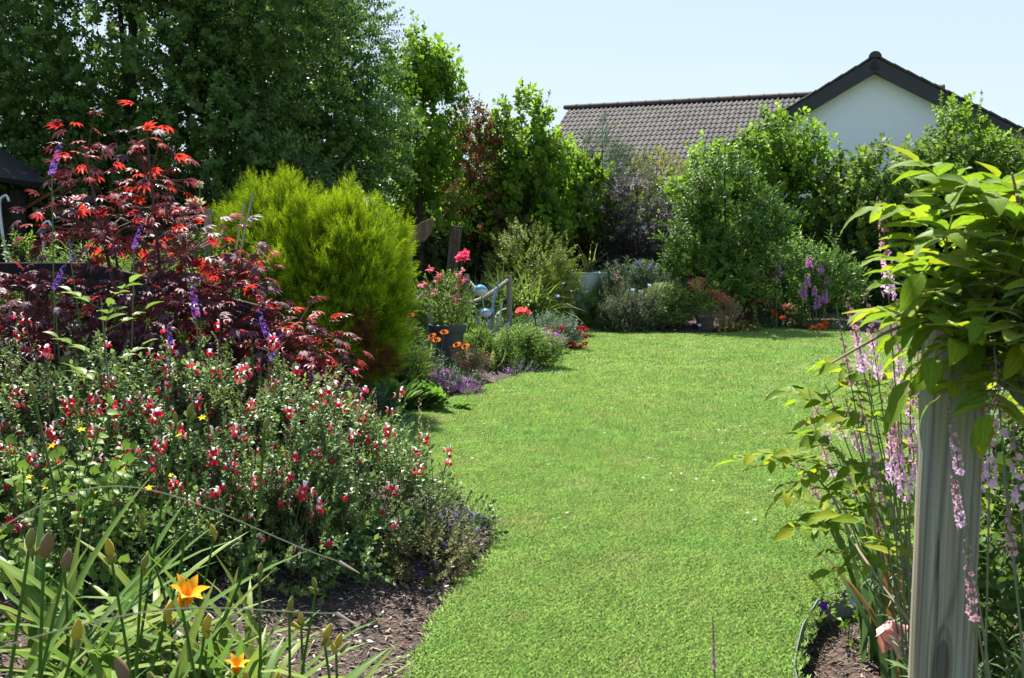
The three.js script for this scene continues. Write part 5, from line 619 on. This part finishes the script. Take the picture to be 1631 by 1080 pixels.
  for (const [x, y, z, dx, dy, dz, l, n, s] of [
    [-0.02, 0.12, 0.06, -1, 0.05, 0.3, 0.3, 5, 0.095], [-0.1, 0.1, 0.1, -0.9, -0.25, 0.5, 0.22, 5, 0.085], [0, 0.1, 0.08, -0.6, -0.5, 0.6, 0.24, 5, 0.09], [0.02, 0.14, 0.08, -0.7, 0.35, 0.4, 0.26, 5, 0.09], [-0.2, 0.06, 0.1, -0.8, 0.3, 0.3, 0.18, 4, 0.08],
    [0.08, 0.15, 0.1, -0.2, -0.5, 0.8, 0.24, 5, 0.085], [0.08, 0.25, 0.1, -0.8, 0.25, 0.3, 0.28, 5, 0.1], [0.1, 0.3, 0.12, -0.3, 0.8, 0.4, 0.24, 4, 0.1], [0.12, 0.2, 0.1, 0.6, 0.1, 0.5, 0.3, 5, 0.095], [0.1, 0.1, 0.12, 0.7, -0.35, 0.6, 0.26, 5, 0.09],
    [0.1, 0.3, 0.05, 0.6, 0.5, 0.3, 0.3, 5, 0.1], [0.05, 0.2, -0.1, -0.6, 0.2, -0.4, 0.3, 5, 0.09], [0.12, 0.1, 0.2, 0.2, -0.6, 0.6, 0.22, 5, 0.08], [0.1, 0.35, 0.2, 0.2, 0.7, 0.4, 0.2, 4, 0.1], [0.2, 0.25, 0.2, 0.7, 0.2, 0.3, 0.3, 5, 0.1],
    [0.2, 0, 0.2, 0.6, -0.3, 0.4, 0.26, 5, 0.085], [-0.05, 0.05, -0.05, -0.8, -0.3, -0.2, 0.26, 5, 0.085], [0.15, -0.1, 0.1, 0.7, -0.4, 0.2, 0.24, 5, 0.085], [0.12, 0.05, 0.16, -0.1, -0.7, 0.5, 0.2, 4, 0.08], [-0.15, 0.12, 0.05, -0.5, 0.6, 0.1, 0.2, 4, 0.08],
    [-0.34, -0.45, -0.85, -1, 0.1, -0.2, 0.276, 7, 0.072], [-0.21, -0.48, -0.8, -0.5, 0.5, -0.1, 0.253, 6, 0.084], [-0.26, -0.46, -0.8, -0.6, -0.2, 0.1, 0.253, 6, 0.084], [-0.06, -0.57, -0.72, -0.5, 0.2, -0.5, 0.276, 6, 0.084], [-0.11, -0.52, -0.7, -0.6, 0.4, -0.3, 0.23, 5, 0.09], [-0.11, -0.32, -0.75, -0.7, 0.1, -0.3, 0.276, 6, 0.096], [-0.08, -0.22, -0.8, -0.6, 0.4, -0.4, 0.276, 6, 0.096], [0.15, -0.4, -0.1, 0.6, 0.2, -0.3, 0.24, 6, 0.08], [0.18, -0.25, 0, 0.7, 0.3, -0.1, 0.24, 6, 0.085], [-0.16, -0.67, -0.8, -0.4, 0.6, -0.2, 0.23, 5, 0.084]]) leaf(V(x + (y < -0.05 ? 0.3 : 0.05), Math.min(y, 0.24) + 0.05, z), V(dx, dy, dz).normalize(), dx < -0.4 && y > -0.05 ? l * 0.5 : l * 0.8, n, s);
  for (let k = 0; k < 230; k++) { const p = V(rnd(-0.05, 0.5), rnd(-0.06, 0.22) + 0.16 * rnd(), rnd(-0.15, 0.22)), d = V(p.x * 1.2 - 0.1 + rnd(-0.5, 0.4), rnd(-0.3, 0.6), 0.3 + rnd(-0.6, 0.5)).normalize(); leaf(p, d, rnd(0.13, 0.22), 4, rnd(0.07, 0.105), 0.16, true); }
  for (let k = 0; k < 52; k++) leaf(V(rnd(-0.02, 0.6), rnd(-0.7, -0.08), rnd(-1.0, -0.5)), V(rnd(-1, 0.6), rnd(0, 0.6), rnd(-0.5, 0.3)).normalize(), rnd(0.16, 0.26), 5, rnd(0.06, 0.09), 0.16, true);
  spare.forEach((q, i) => inst('more_leaflets', leafShapes[i % 3], ms[i], w, q));
}
// edging strip between lawn and bed
{
  const pts = [[1.02, -1.9], [1.0, -2.5], [1.06, -3.37], [1.18, -3.71], [1.33, -4.02], [1.47, -4.2], [1.7, -4.33], [2.1, -4.6]].map(([x, z]) => V(x + 0.008, 0, z + 0.004)), c = new THREE.CatmullRomCurve3(pts, false, 'centripetal'), g = new GB(), n = 90;
  for (let i = 0; i <= n; i++) { const p = c.getPoint(i / n), d = c.getTangent(i / n), s = V(-d.z, 0, d.x).multiplyScalar(0.005), y = 0.02 + 0.008 * Math.sin(i * 0.35); for (const [k, yy] of [[-1, -0.16], [-1, y], [1, y], [1, -0.16]]) g.v(p.x + s.x * k, yy, p.z + s.z * k); }
  for (let i = 0; i < n; i++) for (let k = 0; k < 3; k++) { const a = i * 4 + k, b = a + 4; g.t(a, b, a + 1); g.t(a + 1, b, b + 1); }
  tag(part('lawn_edging', g.build(), sm(0.17, 0.18, 0.19, 0.45), scene), 'thin dark curved edging strip between lawn and soil', 'edging');
}
{ // linaria: slender stems with pale pink spikes
  const tints = [C(0.74, 0.50, 0.72), C(0.72, 0.44, 0.62), C(0.64, 0.33, 0.46), C(0.46, 0.22, 0.3), C(0.3, 0.17, 0.16)];
  const spikes = [spikeG(36, 0.2, 0.0185, floret, { taper: 0.72, tints }), spikeG(26, 0.17, 0.0175, floret, { taper: 0.65, tints }), spikeG(24, 0.15, 0.0145, floret, { taper: 0.7, tints: tints.slice(2) })], m = fm(1, 1, 1, { vc: true }), nl = leafG(0.05, 0.006, { n: 2, shape: 'lance', curve: 0.3 });
  const plant = (lb, bx, bz, list, thick = 110) => { const t = thing('pink_toadflax', lb, 'flowers', gy(bx, bz)), y0 = soilH(bx, bz), lv = [];
    for (const [x, y, z, k, s] of list) { const e = V(x - bx, y - y0, z - bz), b = V(rnd(-0.06, 0.06), -0.02, rnd(-0.06, 0.06)), mid = b.clone().lerp(e, 0.55).add(V(rnd(-0.03, 0.03), 0.04, rnd(-0.02, 0.02))), d = e.clone().sub(mid).normalize(); part('stem', tube([b, mid, e, e.clone().addScaledVector(d, 0.18 * s)], 0.0042, 0.0014, 4), sm(0.13, 0.14, 0.08, 0.8), t); placed('flower_spike', spikes[k], m, t, frame(e, d, rnd(6), s)); for (let i = 0; i < 16; i++) { const u = 0.1 + i * 0.045; lv.push(frame(b.clone().lerp(mid, Math.min(1, u * 1.6)), rdir().add(V(0, 0.4, 0)), 0, rnd(0.8, 1.4))); } }
    for (let i = 0; i < thick; i++) { const q = lobePoint([[0, 0.28, 0, 0.16, 0.3, 0.15]], 0.2); lv.push(frame(q.p, rdir().add(V(0, 0.6, 0)), 0, rnd(0.8, 1.6))); }
    inst('leaves', nl, lm(0.12, 0.18, 0.08, { tr: 0.3 }), t, lv, tint(9, [0.8, 0.8, 0.8], [1.2, 1.2, 1.2])); };
  plant('pink toadflax leaning out over the lawn edge', 1.58, -3.3, [[1.07, 0.97, -3.1, 0, 1.2], [1.05, 0.76, -3.15, 2, 1.3], [1.07, 1.0, -2.95, 1, 1.2], [1.1, 0.97, -2.9, 0, 1.25], [1.1, 1.19, -2.85, 0, 1.3], [1.13, 0.8, -3.0, 2, 1.1], [1.22, 0.67, -3.0, 2, 1.1], [1.09, 0.84, -3.1, 1, 1.2]]);
  plant('tall pink toadflax spikes standing among the wisteria leaves', 1.32, -2.75, [[0.99, 1.26, -2.5, 0, 1.25], [0.97, 1.27, -2.55, 0, 1.2], [1.05, 1.24, -2.5, 0, 1.2], [0.93, 1.49, -2.3, 0, 1.3], [1.03, 1.01, -2.6, 1, 1.2], [1.06, 1.21, -2.4, 1, 1.2], [0.99, 1.22, -2.7, 2, 1.3]]);
  plant('dense pink toadflax heads close to the round post', 1.15, -2.45, [[1.01, 0.97, -2.35, 0, 1.3], [0.98, 1.01, -2.35, 0, 1.3], [1.02, 1.0, -2.3, 0, 1.2], [1.01, 1.04, -2.4, 1, 1.3], [1.05, 0.84, -2.3, 2, 1.3], [1.02, 1.12, -2.35, 1, 1.2], [1.01, 0.91, -2.5, 2, 1.3]]);
  plant('pink toadflax crossing in front of the round post', 1.1, -1.8, [[0.87, 1.17, -1.78, 1, 0.85], [0.87, 1.07, -1.76, 0, 0.75], [0.92, 1.14, -1.76, 0, 1.1], [0.97, 1.12, -1.74, 1, 1.1], [0.88, 0.9, -1.72, 2, 1.1], [0.96, 1.02, -1.74, 2, 1], [0.95, 1.24, -1.78, 1, 1]]);
  plant('single pink toadflax tip poking up over the lawn', 0.47, -1.75, [[0.44, 0.70, -1.95, 2, 0.6]]);
}
{ // iris blades, violas, peony, greens in the near bed
  const t = thing('iris_leaves', 'tall green iris blades fanning beside the edging strip', 'plant', gy(1.62, -3.72)); clump(t, set30.slice(0, 2), mIrisLeaf, 52, { r: 0.17, len: [0.6, 0.98], lean: [0.02, 0.26] }); const u = thing('iris_leaves', 'iris blades with a few rusty tips behind the pink peony', 'plant', gy(1.62, -3.4)); clump(u, set30.slice(0, 2), [...mIrisLeaf, lm(0.28, 0.15, 0.04)], 32, { r: 0.2, len: [0.5, 0.9], lean: [0.03, 0.5] });
  const vg = daisyG(5, 0.02, 0.95, 0.15), vm = [fm(0.09, 0.02, 0.28), fm(0.16, 0.06, 0.5), fm(0.5, 0.45, 0.7)], v = thing('purple_viola', 'little deep purple violas peeping over the edging', 'flowers', gy(1.5, -4.02)); for (const [x, y, z, k] of [[-0.02, 0.2, 0.02, 0], [0.01, 0.22, 0, 1], [0.03, 0.18, 0.02, 0], [0, 0.17, 0.04, 2], [-0.12, 0.15, 0.02, 0], [0.09, 0.3, 0, 1], [0.16, 0.36, -0.05, 1]]) { placed('flower', vg, vm[k], v, frame(V(x, y, z), V(0, 0.5, 1), 0, rnd(0.9, 1.3))); part('stem', tube([V(x * 0.5, 0, 0), V(x, y, z)], 0.002, 0.0015, 3), mStem, v); } inst('foliage', S.tiny[0], mFresh, v, crownPoints(46, [[0, 0.08, 0, 0.14, 0.1, 0.1]], {}), tint(7, [0.8, 0.8, 0.8], [1.2, 1.2, 1]));
  const p = thing('faded_peony', 'large faded pink peony flower drooping by the post', 'flower', gy(1.17, -2.75)), pp = leafG(1, 0.8, { n: 5, shape: 'spoon', curve: 0.9, fold: 0.35, wave: 0.09 }); part('stem', tube([V(0.05, 0, 0), V(0.03, 0.35, 0), V(0, 0.56, 0.03)], 0.007, 0.005, 5), mStem, p); for (let i = 0; i < 16; i++) { const a = i * 0.8 + rnd(0.3); placed('petal', pp, pick([fm(0.68, 0.33, 0.33), fm(0.72, 0.42, 0.38), fm(0.5, 0.2, 0.14)]), p, frame(V(0, 0.56, 0.03), V(Math.cos(a), rnd(-0.2, 0.9), Math.sin(a) + 0.3), rnd(-0.5, 0.5), rnd(0.07, 0.115))); }
  mound('green_ground_plant', 'leafy greens round the foot of the iris blades', 'plant', 1.7, -3.55, [[0.1, 0.1, 0, 0.32, 0.16, 0.22]], 'narrow', mFresh, 110, { s: [0.35, 0.6] });
  mound('green_ground_plant', 'narrow leaved greens in front of the post', 'plant', 1.15, -2.15, [[0.1, 0.35, 0, 0.3, 0.42, 0.2]], 'narrow', lm(0.11, 0.17, 0.07), 260, { s: [0.35, 0.65], up: 1 });
  mound('dark_red_flowered_plant', 'dense greens with a few dark red blooms past the post', 'plant', 1.75, -2.75, [[0, 0.55, 0, 0.35, 0.55, 0.3], [0.5, 0.6, 0, 0.4, 0.6, 0.3]], 'small', mHazelDark, 700, {});
  mound('green_ground_plant', 'tall leafy greens behind the rope', 'plant', 2.4, -3.4, [[0, 0.7, 0, 0.5, 0.7, 0.4]], 'hazel', mHazelDark, 320, { s: [0.5, 0.8] });
  mound('border_perennial', 'leafy border greens along the lawn behind the wisteria', 'plant', 2.9, -4.9, [[0, 0.5, 0, 0.5, 0.5, 0.5], [0.7, 0.6, -1, 0.6, 0.6, 0.6]], 'small', mHazelDark, 800, {});
}

renderer.render(scene, camera);
